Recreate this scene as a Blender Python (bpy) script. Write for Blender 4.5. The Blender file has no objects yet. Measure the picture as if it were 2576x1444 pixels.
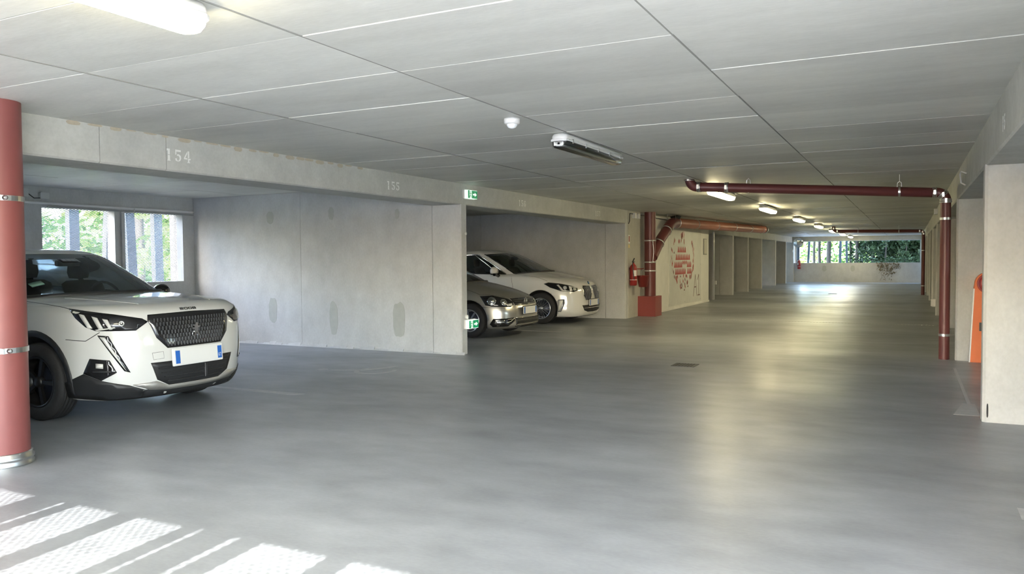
import bpy, bmesh, math, random
import numpy as np
from mathutils import Vector, Matrix
from mathutils.bvhtree import BVHTree
random.seed(7)
S = bpy.context.scene
COL = S.collection

# ------------------------------------------------------------------ camera
FPX, YAW, PITCH, ROLL, CAMH = 1984.88, math.radians(26.733), math.radians(2.03), math.radians(-0.4253), 1.4
cd = bpy.data.cameras.new('camera'); cam = bpy.data.objects.new('camera', cd); COL.objects.link(cam)
cd.sensor_width = 36.0; cd.lens = 36.0 * FPX / 2576.0; cd.clip_start = 0.05; cd.clip_end = 400
fw = Vector((-math.sin(YAW), math.cos(YAW), 0)); rt = Vector((math.cos(YAW), math.sin(YAW), 0)); up = Vector((0, 0, 1))
fw2 = fw * math.cos(PITCH) - up * math.sin(PITCH); up2 = up * math.cos(PITCH) + fw * math.sin(PITCH)
rt3 = rt * math.cos(ROLL) + up2 * math.sin(ROLL); up3 = up2 * math.cos(ROLL) - rt * math.sin(ROLL)
M = Matrix((rt3, up3, -fw2)).transposed().to_4x4(); M.translation = Vector((0, 0, CAMH))
cam.matrix_world = M
S.camera = cam

# ------------------------------------------------------------------ world, sun, exposure
SUN_EL, SUN_DX = math.radians(23.43), -0.110          # the light travels towards +Y and a little to the left
W = bpy.data.worlds.new('World'); S.world = W; W.use_nodes = True
nt = W.node_tree; nt.nodes.clear()
o_ = nt.nodes.new('ShaderNodeOutputWorld'); b_ = nt.nodes.new('ShaderNodeBackground')
sky = nt.nodes.new('ShaderNodeTexSky'); sky.sky_type = 'NISHITA'; sky.sun_disc = False
sky.sun_elevation = math.radians(38); sky.sun_rotation = math.radians(180 + 7); sky.air_density = 1.0; sky.dust_density = 2.5; sky.ozone_density = 1.0
nt.links.new(sky.outputs[0], b_.inputs[0]); nt.links.new(b_.outputs[0], o_.inputs[0])
b_.inputs[1].default_value = 1.6
sl = bpy.data.lights.new('sun', 'SUN'); sl.energy = 9.5; sl.angle = math.radians(0.22); sl.color = (1.0, 0.975, 0.94)
sun = bpy.data.objects.new('sun', sl); COL.objects.link(sun)
d_ = Vector((SUN_DX, 1.0, -math.tan(SUN_EL) * math.hypot(1, SUN_DX))).normalized()
sun.rotation_euler = d_.to_track_quat('-Z', 'Y').to_euler(); sun.location = (2, -20, 12)
S.view_settings.view_transform = 'Standard'; S.view_settings.look = 'None'
S.view_settings.gamma = 1.0; S.view_settings.use_curve_mapping = False
S.view_settings.exposure = 1.96
S.cycles.max_bounces = 8; S.cycles.diffuse_bounces = 5; S.cycles.glossy_bounces = 3
S.cycles.transmission_bounces = 4; S.cycles.transparent_max_bounces = 8
S.cycles.caustics_reflective = False; S.cycles.caustics_refractive = False
S.cycles.sample_clamp_indirect = 6.0
S.cycles.use_denoising = True
LAMP_POWER = 17.0

# ------------------------------------------------------------------ helpers
def tag(o, label=None, cat=None, group=None, kind=None):
    if label: o['label'] = label
    if cat: o['category'] = cat
    if group: o['group'] = group
    if kind: o['kind'] = kind
    return o
def empty(name, loc=(0, 0, 0), rz=0, label=None, cat=None, group=None, kind=None):
    o = bpy.data.objects.new(name, None); COL.objects.link(o); o.location = loc; o.rotation_euler = (0, 0, rz)
    o.empty_display_size = 0.1
    return tag(o, label, cat, group, kind)
def copy_tree(o, parent=None, top=None):
    c = o.copy(); COL.objects.link(c); c.parent = parent
    for ch in list(o.children): copy_tree(ch, c)
    return c
def frame(p0, p1):
    d = (Vector(p1) - Vector(p0)).normalized()
    a = Vector((0, 0, 1)) if abs(d.z) < 0.9 else Vector((1, 0, 0))
    u = d.cross(a).normalized(); v = d.cross(u).normalized()
    return d, u, v
class MB:
    def __init__(s): s.v = []; s.f = []; s.m = []; s.sm = []; s.mi = 0; s.s = False
    def add(s, vs, fs, smooth=None):
        n = len(s.v); s.v += [tuple(v) for v in vs]; s.f += [tuple(i + n for i in f) for f in fs]
        s.m += [s.mi] * len(fs); s.sm += [s.s if smooth is None else smooth] * len(fs); return s
    def box(s, x0, x1, y0, y1, z0, z1, rot=None, piv=None):
        vs = [Vector((x, y, z)) for z in (z0, z1) for y in (y0, y1) for x in (x0, x1)]
        if rot is not None:
            pv = Vector(piv) if piv is not None else Vector(((x0 + x1) / 2, (y0 + y1) / 2, (z0 + z1) / 2))
            vs = [rot @ (v - pv) + pv for v in vs]
        return s.add(vs, [(0, 2, 3, 1), (4, 5, 7, 6), (0, 1, 5, 4), (1, 3, 7, 5), (3, 2, 6, 7), (2, 0, 4, 6)], False)
    def bbox(s, x0, x1, y0, y1, z0, z1, b=0.01, ax='z'):
        # box with the four edges along ax chamfered
        R = {'z': (0, 1, 2), 'x': (1, 2, 0), 'y': (0, 2, 1)}[ax]
        lo = (x0, y0, z0); hi = (x1, y1, z1)
        a0, a1, c0, c1, e0, e1 = lo[R[0]], hi[R[0]], lo[R[1]], hi[R[1]], lo[R[2]], hi[R[2]]
        P = [(a0 + b, c0), (a1 - b, c0), (a1, c0 + b), (a1, c1 - b), (a1 - b, c1), (a0 + b, c1), (a0, c1 - b), (a0, c0 + b)]
        vs = []
        for e in (e0, e1):
            for p in P:
                q = [0, 0, 0]; q[R[0]] = p[0]; q[R[1]] = p[1]; q[R[2]] = e; vs.append(q)
        fs = [tuple(range(8)), tuple(range(15, 7, -1))] + [(i, i + 8, (i + 1) % 8 + 8, (i + 1) % 8) for i in range(8)]
        return s.add(vs, fs, False)
    def cyl(s, p0, p1, r0, r1=None, n=16, cap=True, smooth=True):
        r1 = r0 if r1 is None else r1
        d, u, v = frame(p0, p1); p0 = Vector(p0); p1 = Vector(p1); vs = []
        for p, r in ((p0, r0), (p1, r1)):
            for i in range(n):
                a = 2 * math.pi * i / n; vs.append(p + (u * math.cos(a) + v * math.sin(a)) * r)
        s.add(vs, [(i, (i + 1) % n, (i + 1) % n + n, i + n) for i in range(n)], smooth)
        if cap: s.add(vs, [tuple(range(n))[::-1], tuple(range(n, 2 * n))], False)
        return s
    def lathe(s, prof, o=(0, 0, 0), ax=(0, 0, 1), n=24, smooth=True):
        # prof: list of (radius, height along ax)
        o = Vector(o); ax = Vector(ax).normalized(); d, u, v = frame(o, o + ax); vs = []
        for r, h in prof:
            for i in range(n):
                a = 2 * math.pi * i / n; vs.append(o + ax * h + (u * math.cos(a) + v * math.sin(a)) * r)
        k = len(prof)
        return s.add(vs, [(j * n + i, j * n + (i + 1) % n, (j + 1) * n + (i + 1) % n, (j + 1) * n + i) for j in range(k - 1) for i in range(n)], smooth)
    def tube(s, path, r, n=10, cap=True, closed=False):
        P = [Vector(p) for p in path]; k = len(P); vs = []; pu = None
        for i, p in enumerate(P):
            if closed: t = (P[(i + 1) % k] - P[i - 1]).normalized()
            else: t = (P[min(i + 1, k - 1)] - P[max(i - 1, 0)]).normalized()
            if pu is None:
                a = Vector((0, 0, 1)) if abs(t.z) < 0.9 else Vector((1, 0, 0)); u = t.cross(a).normalized()
            else: u = (pu - t * pu.dot(t)).normalized()
            pu = u; v = t.cross(u); rr = r[i] if isinstance(r, (list, tuple)) else r
            for j in range(n):
                a = 2 * math.pi * j / n; vs.append(p + (u * math.cos(a) + v * math.sin(a)) * rr)
        kk = k if closed else k - 1
        s.add(vs, [(i * n + j, i * n + (j + 1) % n, ((i + 1) % k) * n + (j + 1) % n, ((i + 1) % k) * n + j) for i in range(kk) for j in range(n)], True)
        if cap and not closed: s.add(vs, [tuple(range(n))[::-1], tuple(range((k - 1) * n, k * n))], False)
        return s
    def prism(s, poly, o, u, v, d):
        # flat polygon in the plane o + a*u + b*v, extruded along the vector d
        o = Vector(o); u = Vector(u); v = Vector(v); d = Vector(d); n = len(poly)
        vs = [o + u * a + v * b for a, b in poly] + [o + u * a + v * b + d for a, b in poly]
        return s.add(vs, [tuple(range(n)), tuple(range(2 * n - 1, n - 1, -1))] + [(i, i + n, (i + 1) % n + n, (i + 1) % n) for i in range(n)], False)
    def mesh(s, name, mats=None):
        me = bpy.data.meshes.new(name); me.from_pydata(s.v, [], s.f)
        bm = bmesh.new(); bm.from_mesh(me); bmesh.ops.recalc_face_normals(bm, faces=bm.faces)
        bm.to_mesh(me); bm.free()
        for i, p in enumerate(me.polygons): p.use_smooth = s.sm[i]; p.material_index = s.m[i]
        if mats is not None:
            for m in (mats if isinstance(mats, (list, tuple)) else [mats]): me.materials.append(m)
        me.update(); return me
    def build(s, name, mats, parent=None, loc=None, **k):
        o = bpy.data.objects.new(name, s.mesh(name, mats)); COL.objects.link(o)
        if loc is not None: o.location = loc
        if parent is not None: o.parent = parent
        return tag(o, **k)
def inst(o, parent, loc=None, rot=None, name=None):
    c = o.copy(); COL.objects.link(c); c.parent = parent
    if loc is not None: c.location = loc
    if rot is not None: c.rotation_euler = rot
    return c

# ------------------------------------------------------------------ materials
def newmat(name):
    m = bpy.data.materials.new(name); m.use_nodes = True; n = m.node_tree
    return m, n, n.nodes['Principled BSDF']
def pmat(name, col, rough=0.5, metal=0.0, spec=0.5, coat=0.0, emis=None, es=0.0, noise=0.0, nscale=8.0, bump=0.0):
    m, n, p = newmat(name)
    p.inputs['Base Color'].default_value = (*col, 1); p.inputs['Roughness'].default_value = rough
    p.inputs['Metallic'].default_value = metal; p.inputs['Specular IOR Level'].default_value = spec
    p.inputs['Coat Weight'].default_value = coat; p.inputs['Coat Roughness'].default_value = 0.03
    if emis: p.inputs['Emission Color'].default_value = (*emis, 1); p.inputs['Emission Strength'].default_value = es
    if noise or bump:
        tc = n.nodes.new('ShaderNodeTexCoord'); nz = n.nodes.new('ShaderNodeTexNoise'); nz.inputs['Scale'].default_value = nscale; nz.inputs['Detail'].default_value = 5
        n.links.new(tc.outputs['Object'], nz.inputs['Vector'])
        if noise:
            mp = n.nodes.new('ShaderNodeMapRange'); mp.inputs[3].default_value = 1 - noise; mp.inputs[4].default_value = 1 + noise
            mx = n.nodes.new('ShaderNodeVectorMath'); mx.operation = 'SCALE'; mx.inputs[0].default_value = col
            n.links.new(nz.outputs['Fac'], mp.inputs[0]); n.links.new(mp.outputs[0], mx.inputs['Scale']); n.links.new(mx.outputs[0], p.inputs['Base Color'])
        if bump:
            bp = n.nodes.new('ShaderNodeBump'); bp.inputs['Strength'].default_value = bump; bp.inputs['Distance'].default_value = 0.01
            n.links.new(nz.outputs['Fac'], bp.inputs['Height']); n.links.new(bp.outputs[0], p.inputs['Normal'])
    return m
def concrete(name, col, dark=0.78, scale=1.1, stretch=(1, 1, 1), rough=0.75, bump=0.25, spec=0.3, rand=0.0, fine=0.06, rr=0.1, mid=0.05):
    m, n, p = newmat(name); N = n.nodes; L = n.links
    g = N.new('ShaderNodeNewGeometry'); mp = N.new('ShaderNodeMapping'); mp.inputs['Scale'].default_value = stretch
    L.new(g.outputs['Position'], mp.inputs['Vector'])
    a = N.new('ShaderNodeTexNoise'); a.inputs['Scale'].default_value = scale; a.inputs['Detail'].default_value = 7; a.inputs['Roughness'].default_value = 0.6; a.inputs['Distortion'].default_value = 0.0
    b = N.new('ShaderNodeTexNoise'); b.inputs['Scale'].default_value = 38; b.inputs['Detail'].default_value = 4
    c = N.new('ShaderNodeTexNoise'); c.inputs['Scale'].default_value = scale * 6; c.inputs['Detail'].default_value = 6
    for t in (a, b, c): L.new(mp.outputs[0], t.inputs['Vector'])
    def rng(src, lo, hi, fl=0.22, fh=0.78):
        r = N.new('ShaderNodeMapRange'); r.inputs[1].default_value = fl; r.inputs[2].default_value = fh; r.inputs[3].default_value = lo; r.inputs[4].default_value = hi
        L.new(src, r.inputs[0]); return r.outputs[0]
    def mul(x, y):
        q = N.new('ShaderNodeMath'); q.operation = 'MULTIPLY'; L.new(x, q.inputs[0]); L.new(y, q.inputs[1]); return q.outputs[0]
    f = mul(mul(rng(a.outputs['Fac'], dark, 1.06), rng(b.outputs['Fac'], 1 - fine, 1 + fine)), rng(c.outputs['Fac'], 1 - mid, 1 + mid * .8))
    if rand:
        oi = N.new('ShaderNodeObjectInfo'); f = mul(f, rng(oi.outputs['Random'], 1 - rand, 1 + rand * 0.5, 0, 1))
    v = N.new('ShaderNodeVectorMath'); v.operation = 'SCALE'; v.inputs[0].default_value = col; L.new(f, v.inputs['Scale'])
    L.new(v.outputs[0], p.inputs['Base Color']); L.new(rng(a.outputs['Fac'], rough + rr, rough - rr), p.inputs['Roughness'])
    p.inputs['Specular IOR Level'].default_value = spec
    bp = N.new('ShaderNodeBump'); bp.inputs['Strength'].default_value = bump; bp.inputs['Distance'].default_value = 0.006
    L.new(b.outputs['Fac'], bp.inputs['Height']); L.new(bp.outputs[0], p.inputs['Normal'])
    return m
def glassmat(name, tint, refl=0.06, rough=0.0):
    m, n, p = newmat(name); N = n.nodes; L = n.links; N.remove(p)
    out = N['Material Output']; t = N.new('ShaderNodeBsdfTransparent'); t.inputs[0].default_value = (*tint, 1)
    g = N.new('ShaderNodeBsdfGlossy'); g.inputs['Roughness'].default_value = rough; g.inputs[0].default_value = (1, 1, 1, 1)
    fr = N.new('ShaderNodeFresnel'); fr.inputs[0].default_value = 1.5
    mx = N.new('ShaderNodeMixShader'); L.new(fr.outputs[0], mx.inputs[0]); L.new(t.outputs[0], mx.inputs[1]); L.new(g.outputs[0], mx.inputs[2]); L.new(mx.outputs[0], out.inputs[0])
    return m
M_ceil = concrete('ceiling_concrete', (0.64, 0.645, 0.605), 0.82, 0.7, (0.5, 2.0, 1), 0.48, 0.12, 0.5, rand=0.12, mid=0.07)
M_ceilgap = pmat('joint_shadow', (0.16, 0.16, 0.15), 0.9)
M_joint = pmat('joint_seal', (0.24, 0.24, 0.22), 0.9)
M_wall = concrete('wall_concrete', (0.54, 0.55, 0.545), 0.78, 0.9, (1, 1, 0.7), 0.75, 0.2, mid=0.09)
M_wallcol = concrete('column_concrete', (0.50, 0.49, 0.45), 0.82, 1.6, (1, 1, 0.5), 0.75, 0.25)
M_patch = pmat('filler_patch', (0.40, 0.41, 0.385), 0.8, noise=0.12, nscale=14)
M_beam = concrete('beam_concrete', (0.52, 0.525, 0.50), 0.80, 1.4, (1, 1, 1), 0.75, 0.2, mid=0.08)
M_floor = concrete('polished_floor', (0.325, 0.345, 0.366), 0.56, 0.5, (0.8, 1.5, 1), 0.37, 0.06, 0.5, fine=0.07, rr=0.085, mid=0.20)
M_paint = pmat('worn_white_paint', (0.46, 0.465, 0.465), 0.55, noise=0.2, nscale=14)
M_white = pmat('white_paint', (0.80, 0.80, 0.78), 0.5)
M_cream = concrete('cream_wall_paint', (0.86, 0.85, 0.80), 0.94, 0.8, (1, 1, 1), 0.5, 0.05, 0.4, fine=0.01)
M_board = concrete('grey_board', (0.73, 0.73, 0.69), 0.95, 0.8, (1, 1, 1), 0.5, 0.04, 0.4, fine=0.01)
M_plastic = pmat('white_plastic', (0.70, 0.70, 0.685), 0.4)
M_steel = pmat('galvanised_steel', (0.62, 0.63, 0.63), 0.32, metal=1.0, noise=0.08, nscale=25)
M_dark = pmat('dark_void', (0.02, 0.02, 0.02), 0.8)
M_black = pmat('black_plastic', (0.025, 0.026, 0.028), 0.45)
M_pipe = pmat('oxide_red_pipe_paint', (0.125, 0.034, 0.034), 0.42, noise=0.08, nscale=6)
M_pipef = pmat('faded_red_pipe_paint', (0.225, 0.068, 0.064), 0.42, noise=0.1, nscale=5)
M_red = pmat('red_paint', (0.30, 0.022, 0.02), 0.35)
M_redbox = pmat('red_box_paint', (0.24, 0.04, 0.034), 0.38, noise=0.06)
M_orange = pmat('orange_paint', (0.72, 0.17, 0.045), 0.5, noise=0.06)
M_mesh = pmat('expanded_metal', (0.16, 0.175, 0.185), 0.45, metal=0.5)
M_post = pmat('blue_grey_post', (0.085, 0.12, 0.17), 0.5)
M_green = pmat('exit_green', (0.0, 0.28, 0.11), 0.4, emis=(0.0, 0.45, 0.18), es=0.08)
M_lit = pmat('lit_white', (0.8, 0.85, 0.8), 0.4, emis=(0.75, 1.0, 0.85), es=0.22)
M_tube = pmat('lamp_glow', (1, 0.96, 0.86), 0.4, emis=(1.0, 0.86, 0.50), es=LAMP_POWER)
M_clear = glassmat('clear_cover', (0.80, 0.81, 0.82))
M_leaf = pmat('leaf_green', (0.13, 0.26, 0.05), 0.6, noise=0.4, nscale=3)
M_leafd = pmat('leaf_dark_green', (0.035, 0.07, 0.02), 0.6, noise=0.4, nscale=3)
M_leaf.node_tree.nodes['Principled BSDF'].inputs['Transmission Weight'].default_value = 0.0
M_bark = pmat('bark', (0.10, 0.085, 0.07), 0.9, noise=0.3, nscale=9, bump=0.5)
M_grass = pmat('grass', (0.18, 0.25, 0.08), 0.9, noise=0.3, nscale=2)
M_white2 = pmat('pale_paving', (0.62, 0.62, 0.60), 0.9)
M_pale = pmat('pale_ground', (0.60, 0.60, 0.58), 0.9, noise=0.1, nscale=1)

# ------------------------------------------------------------------ setting: floor and ceiling
XL, XR, YN, YF, ZC = -5.85, 0.56, -2.0, 46.7, 2.51
XBL, XBR = -11.32, 6.0
ZBL, ZBR = 2.20, 2.15
fl = MB().box(XBL - 0.2, XBR + 0.2, YN - 0.2, YF + 0.2, -0.25, 0).build('floor', M_floor, kind='structure')
m = MB(); m.mi = 0
cl = MB().box(XBL - 0.2, XBR + 0.2, YN - 0.2, YF + 0.2, ZC + 0.02, ZC + 0.3).build('ceiling', M_ceilgap, kind='structure')
# precast soffit panels, each its own part near the camera
PX = [-5.90, -4.32, -2.69, -1.06, 0.57]
def panel_mesh(w, d, name='panel'):
    g = 0.0028; b = 0.002; q = MB()
    P = [(-w / 2 + g, -d / 2 + g, w / 2 - g, d / 2 - g, 0.03), (-w / 2 + g, -d / 2 + g, w / 2 - g, d / 2 - g, b), (-w / 2 + g + b, -d / 2 + g + b, w / 2 - g - b, d / 2 - g - b, 0)]
    vs = []
    for x0, y0, x1, y1, z in P: vs += [(x0, y0, z), (x1, y0, z), (x1, y1, z), (x0, y1, z)]
    fs = [(8, 11, 10, 9)] + [(j * 4 + i, j * 4 + (i + 1) % 4, j * 4 + 4 + (i + 1) % 4, j * 4 + 4 + i) for j in (0, 1) for i in range(4)] + [(0, 1, 2, 3)]
    return q.add(vs, fs).mesh(name, M_ceil)
rowsY = []; y = 3.05 - 0.84 * 6
while y < YF: rowsY.append((y, y + 0.84)); y += 0.84
pm = {}
rnd = random.Random(3)
def put_panel(cx, cy, w, d):
    k = (round(w, 3), round(d, 3))
    if k not in pm: pm[k] = panel_mesh(w, d)
    o = bpy.data.objects.new('panel', pm[k]); COL.objects.link(o)
    o.location = (cx, cy, ZC - 0.002 + rnd.choice([0, 0, -0.001, 0.001, -0.003])); o.parent = cl
    o.rotation_euler = (rnd.uniform(-0.0012, 0.0012), 0, 0)
far = MB()
for y0, y1 in rowsY:
    for i in range(4):
        x0, x1 = PX[i], PX[i + 1]
        if y0 < 26: put_panel((x0 + x1) / 2, (y0 + y1) / 2, x1 - x0, y1 - y0)
        else:
            zz = rnd.choice([0, 0, -0.003, 0.003, -0.006]); far.box(x0 + 0.005, x1 - 0.005, y0 + 0.005, y1 - 0.005, ZC + zz, ZC + 0.03)
far.build('soffit_panels', M_ceil, cl, kind='stuff')
for x in PX[1:4]:
    MB().box(x - .004, x + .004, YN, YF, ZC - .006, ZC + .02).build('joint_seal', M_joint, cl)
# soffit over the left stalls (near ones as panels), the rest joined
fb = MB()
for y0, y1 in [(3.3 + k * 1.1, 4.4 + k * 1.1) for k in range(6)] + [(9.9 + k * 1.1, 11.0 + k * 1.1) for k in range(34)]:
    for x0, x1 in [(-11.4, -9.96), (-9.96, -8.33), (-8.33, -6.7), (-6.7, -6.30)]:
        if y1 < 10: put_panel((x0 + x1) / 2, (y0 + y1) / 2, x1 - x0, y1 - y0)
        else: fb.box(x0 + 0.004, x1 - 0.004, y0 + 0.004, y1 - 0.004, ZC, ZC + 0.03)
fb.box(-11.4, -6.3, YN, 3.3, ZC, ZC + 0.03)
fb.box(1.0, XBR + 0.1, YN, YF, ZC, ZC + 0.03)
fb.build('stall_soffit', M_ceil, cl, kind='stuff')

# ------------------------------------------------------------------ beams (one each side) with stencilled numbers
def beam(name, x0, x1, zb, joints, face):
    o = MB().build(name, M_beam, kind='structure') if False else None
    b = MB(); ys = [YN] + joints + [YF]; g = 0.004
    b.box(min(x0, x1) + (0.012 if face < 0 else 0.0), max(x0, x1) - (0.012 if face > 0 else 0.0), YN, YF, zb + 0.012, ZC + 0.05)
    o = b.build(name, M_beam, kind='structure')
    for a, c in zip(ys[:-1], ys[1:]):
        q = MB().bbox(min(x0, x1), max(x0, x1), a + g, c - g, zb, ZC + 0.02, 0.014, 'y')
        q.build('beam_segment', M_beam, o)
    return o
bl = beam('trim_1', XL - 0.50, XL, ZBL, [0.9, 4.23, 4.87, 17.62, 26.7, 36], 1)
br = beam('trim_2', XR, XR + 0.50, ZBR, [1.5, 7.9, 10.2, 14.3, 21, 28, 36], -1)
# ------------------------------------------------------------------ cross walls of the stalls
def crosswall(name, xa, xb, y0, th, joints, notch=None, mat=M_wall, endmat=M_wallcol, top=ZC):
    # near face at y0; aisle end at xb (left bays) or xa (right bays)
    b = MB().box(xa + 0.01, xb - 0.01, y0 + 0.012, y0 + th - 0.002, 0, top)
    o = b.build(name, mat, kind='structure')
    xs = [xa] + joints + [xb]; g = 0.003
    for a, c in zip(xs[:-1], xs[1:]):
        q = MB().box(a + g, c - g, y0, y0 + 0.02, 0, top - 0.001); q.build('panel', mat, o)
    # chamfered end block and plinth fillet
    return o
LW = [3.10, 9.97, 17.45]; LWF = [26.6, 29.85, 32.9, 36.2, 40.3, 43.9]
n_ = 1
def wallend(o, left, y0, th, zb):
    if left: q = MB().bbox(XL - 0.5, XL + 0.002, y0 - 0.004, y0 + th, 0, zb + 0.01, 0.016)
    else: q = MB().bbox(XR - 0.002, XR + 0.5, y0 - 0.004, y0 + th, 0, zb + 0.01, 0.022)
    return q.build('column', M_wall, o)
cw = {}
for i, y0 in enumerate(LW + LWF):
    th = 0.17
    j = [-8.88] if y0 < 10 else ([-9.65] if y0 < 18 else [])
    o = crosswall('wall_left' if i == 0 else 'wall_left', XBL, XL - 0.495, y0, th, j)
    wallend(o, True, y0, th, ZBL); cw[round(y0, 2)] = o
RW = [3.2, 7.67, 12.06, 17.46, 21.0, 24.5, 28.0, 31.45, 34.6, 38.1, 41.6, 45.1]
for y0 in RW:
    o = crosswall('wall_right', XR + 0.495, XBR, y0, 0.19, [2.6] if y0 < 9 else [])
    wallend(o, False, y0, 0.19, ZBR); cw[('r', round(y0, 2))] = o
# base fillets of mortar along the first long wall
q = MB()
for k in range(40):
    x = -11.2 + k * 0.135; h = 0.035 + 0.02 * math.sin(k * 1.7) + 0.012 * random.random()
    q.add([(x, 9.972, 0), (x + 0.136, 9.972, 0), (x + 0.136, 9.972, h), (x, 9.972, h), (x, 9.972 - 0.03, 0), (x + 0.136, 9.972 - 0.03, 0)], [(4, 5, 2, 3), (4, 3, 0), (5, 1, 2)])
q.build('mortar_fillet', M_wall, cw[9.97])
# filler patches on the long wall
def blob(o, x, z, rx, rz, y, seed, mat=M_patch, name='filler_patch', ax='y'):
    r = random.Random(seed); n = 22; P = []
    for i in range(n):
        a = 2 * math.pi * i / n; c, s_ = math.cos(a), math.sin(a); k = 1 + r.uniform(-0.07, 0.07)
        P.append((x + rx * k * math.copysign(abs(c) ** 0.75, c), z + rz * k * math.copysign(abs(s_) ** 0.75, s_)))
    if ax == 'y': q = MB().prism(P, (0, y, 0), (1, 0, 0), (0, 0, 1), (0, -0.0025, 0))
    else: q = MB().prism(P, (y, 0, 0), (0, 1, 0), (0, 0, 1), (0.0025, 0, 0))
    q.build(name, mat, o)
for k, (x, z, rx, rz) in enumerate([(-9.53, 2.12, .075, .10), (-8.24, 2.147, .055, .10), (-6.97, 2.10, .04, .075), (-9.50, 0.58, .09, .21), (-8.22, 0.48, .085, .26), (-6.96, 0.48, .11, .27), (-5.98 - .09, 0.47, .07, .24)]):
    blob(cw[9.97], x, z, rx, rz, 9.97, k)
blob(cw[('r', 7.67)], 1.02, 0.62, .10, .26, 7.67, 31); blob(cw[('r', 7.67)], 2.3, 0.5, .11, .24, 7.67, 32); blob(cw[('r', 7.67)], 2.3, 2.0, .07, .08, 7.67, 33)
M_stain = pmat('mortar_stain', (0.42, 0.37, 0.29), .85, noise=.15, nscale=30)
rs = random.Random(21)
for k in range(22):
    y = 4.0 + k * .17 + .05 * rs.random(); h = rs.uniform(.006, .022); blob(bl, y, ZC - h - .002, rs.uniform(.03, .075), h, XL, 70 + k, M_stain, 'mortar_smear', 'x')
blob(cw[('r', 7.67)], XR + .036, .10, .007, .06, 7.664, 99, M_dark, 'chipped_edge')
# ------------------------------------------------------------------ outer walls with openings
ZW0, ZW1 = 1.06, 2.21
def outer(name, xi, xo, y0, y1, wins):
    b = MB(); lo, hi = min(xi, xo), max(xi, xo)
    b.box(lo, hi, y0, y1, 0, ZW0); b.box(lo, hi, y0, y1, ZW1, ZC + 0.2)
    ed = [y0]
    for a, c in wins: ed += [a, c]
    ed.append(y1)
    for a, c in zip(ed[::2], ed[1::2]):
        if c > a + 1e-3: b.box(lo, hi, a, c, ZW0, ZW1)
    return b.build(name, M_wall, kind='structure')
LWIN = [(-1.6, 2.8), (3.6, 6.5), (7.23, 9.73), (10.5, 13.2), (37.0, 39.8)]
RWIN = [(-1.6, 2.8), (3.8, 7.2), (8.2, 11.7)]
owl = outer('wall_left_outer', XBL, XBL - 0.22, YN - 0.2, YF + 0.2, LWIN)
owr = outer('wall_right_outer', XBR, XBR + 0.22, YN - 0.2, YF + 0.2, RWIN)
def endwall(name, yi, yo, ops, zp=1.06, zt=2.24):
    b = MB(); lo, hi = min(yi, yo), max(yi, yo); x0, x1 = XBL - 0.22, XBR + 0.22
    b.box(x0, x1, lo, hi, 0, zp); b.box(x0, x1, lo, hi, zt, ZC + 0.2)
    ed = [x0]
    for a, c in ops: ed += [a, c]
    ed.append(x1)
    for a, c in zip(ed[::2], ed[1::2]): b.box(a, c, lo, hi, zp, zt)
    return b.build(name, M_wall, kind='structure')
NOP = [(-10.8, -6.6), (-5.4, -1.20)]
ADDED_ENTRY = (-1.05, 5.7)  # unseen opening added behind the camera to let more daylight in
FOP = [(-10.8, -6.28), (-5.80, 0.50), (1.4, 5.6)]
b_ = MB(); x0_ = XBL - 0.22
b_.box(x0_, ADDED_ENTRY[0], YN - 0.18, YN, 0, 1.06); b_.box(x0_, XBR + 0.22, YN - 0.18, YN, 2.21, ZC + 0.2)
for a, c in ((x0_, -10.8), (-6.6, -5.4), (-1.20, ADDED_ENTRY[0])): b_.box(a, c, YN - 0.18, YN, 1.06, 2.21)
b_.box(ADDED_ENTRY[1], XBR + 0.22, YN - 0.18, YN, 0, 2.21)
wn = b_.build('wall_back', M_wall, kind='structure')
wf = endwall('wall_front', YF, YF + 0.2, FOP)
MB().bbox(-6.25, -5.79, 46.5, 46.7, 0, ZC + 0.01, 0.015).build('column', M_wall, wf)
MB().bbox(-6.4, 0.6, 46.45, 46.7, 2.25, ZC + 0.01, 0.01, 'x').build('lintel', M_beam, wf)
for k, x in enumerate([-4.2, -2.75, -1.35]): blob(wf, x, 0.75, .11, .16, 46.7, 50 + k)
# core block between the stalls (stair and lift), its wall along the aisle
core = MB().box(XL - 0.9, XL + 0.006, 17.60, 25.32, 0, ZC + 0.01)
core.box(XL - 0.6, XL - 0.45, 25.32, 26.6, 0, ZC)
core = core.build('wall_left_core', M_wallcol, kind='structure')
MB().box(XL - 0.4, XL + 0.012, 17.605, 19.2, 0, ZC).build('panel', M_wallcol, core)
MB().box(XL - 0.12, XL - 0.10, 25.33, 26.38, 0, ZBL).build('doorway_shade_sheet', M_dark, core)  # black sheet stands in for the shade inside the doorway

# unseen block added above the garage to shade trees and ground beyond the opening
MB().box(XBL - 0.2, XBR + 0.2, YN - 0.15, YF + 0.15, ZC + 0.31, 15).build('added_sun_block', M_wall, kind='structure')
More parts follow.
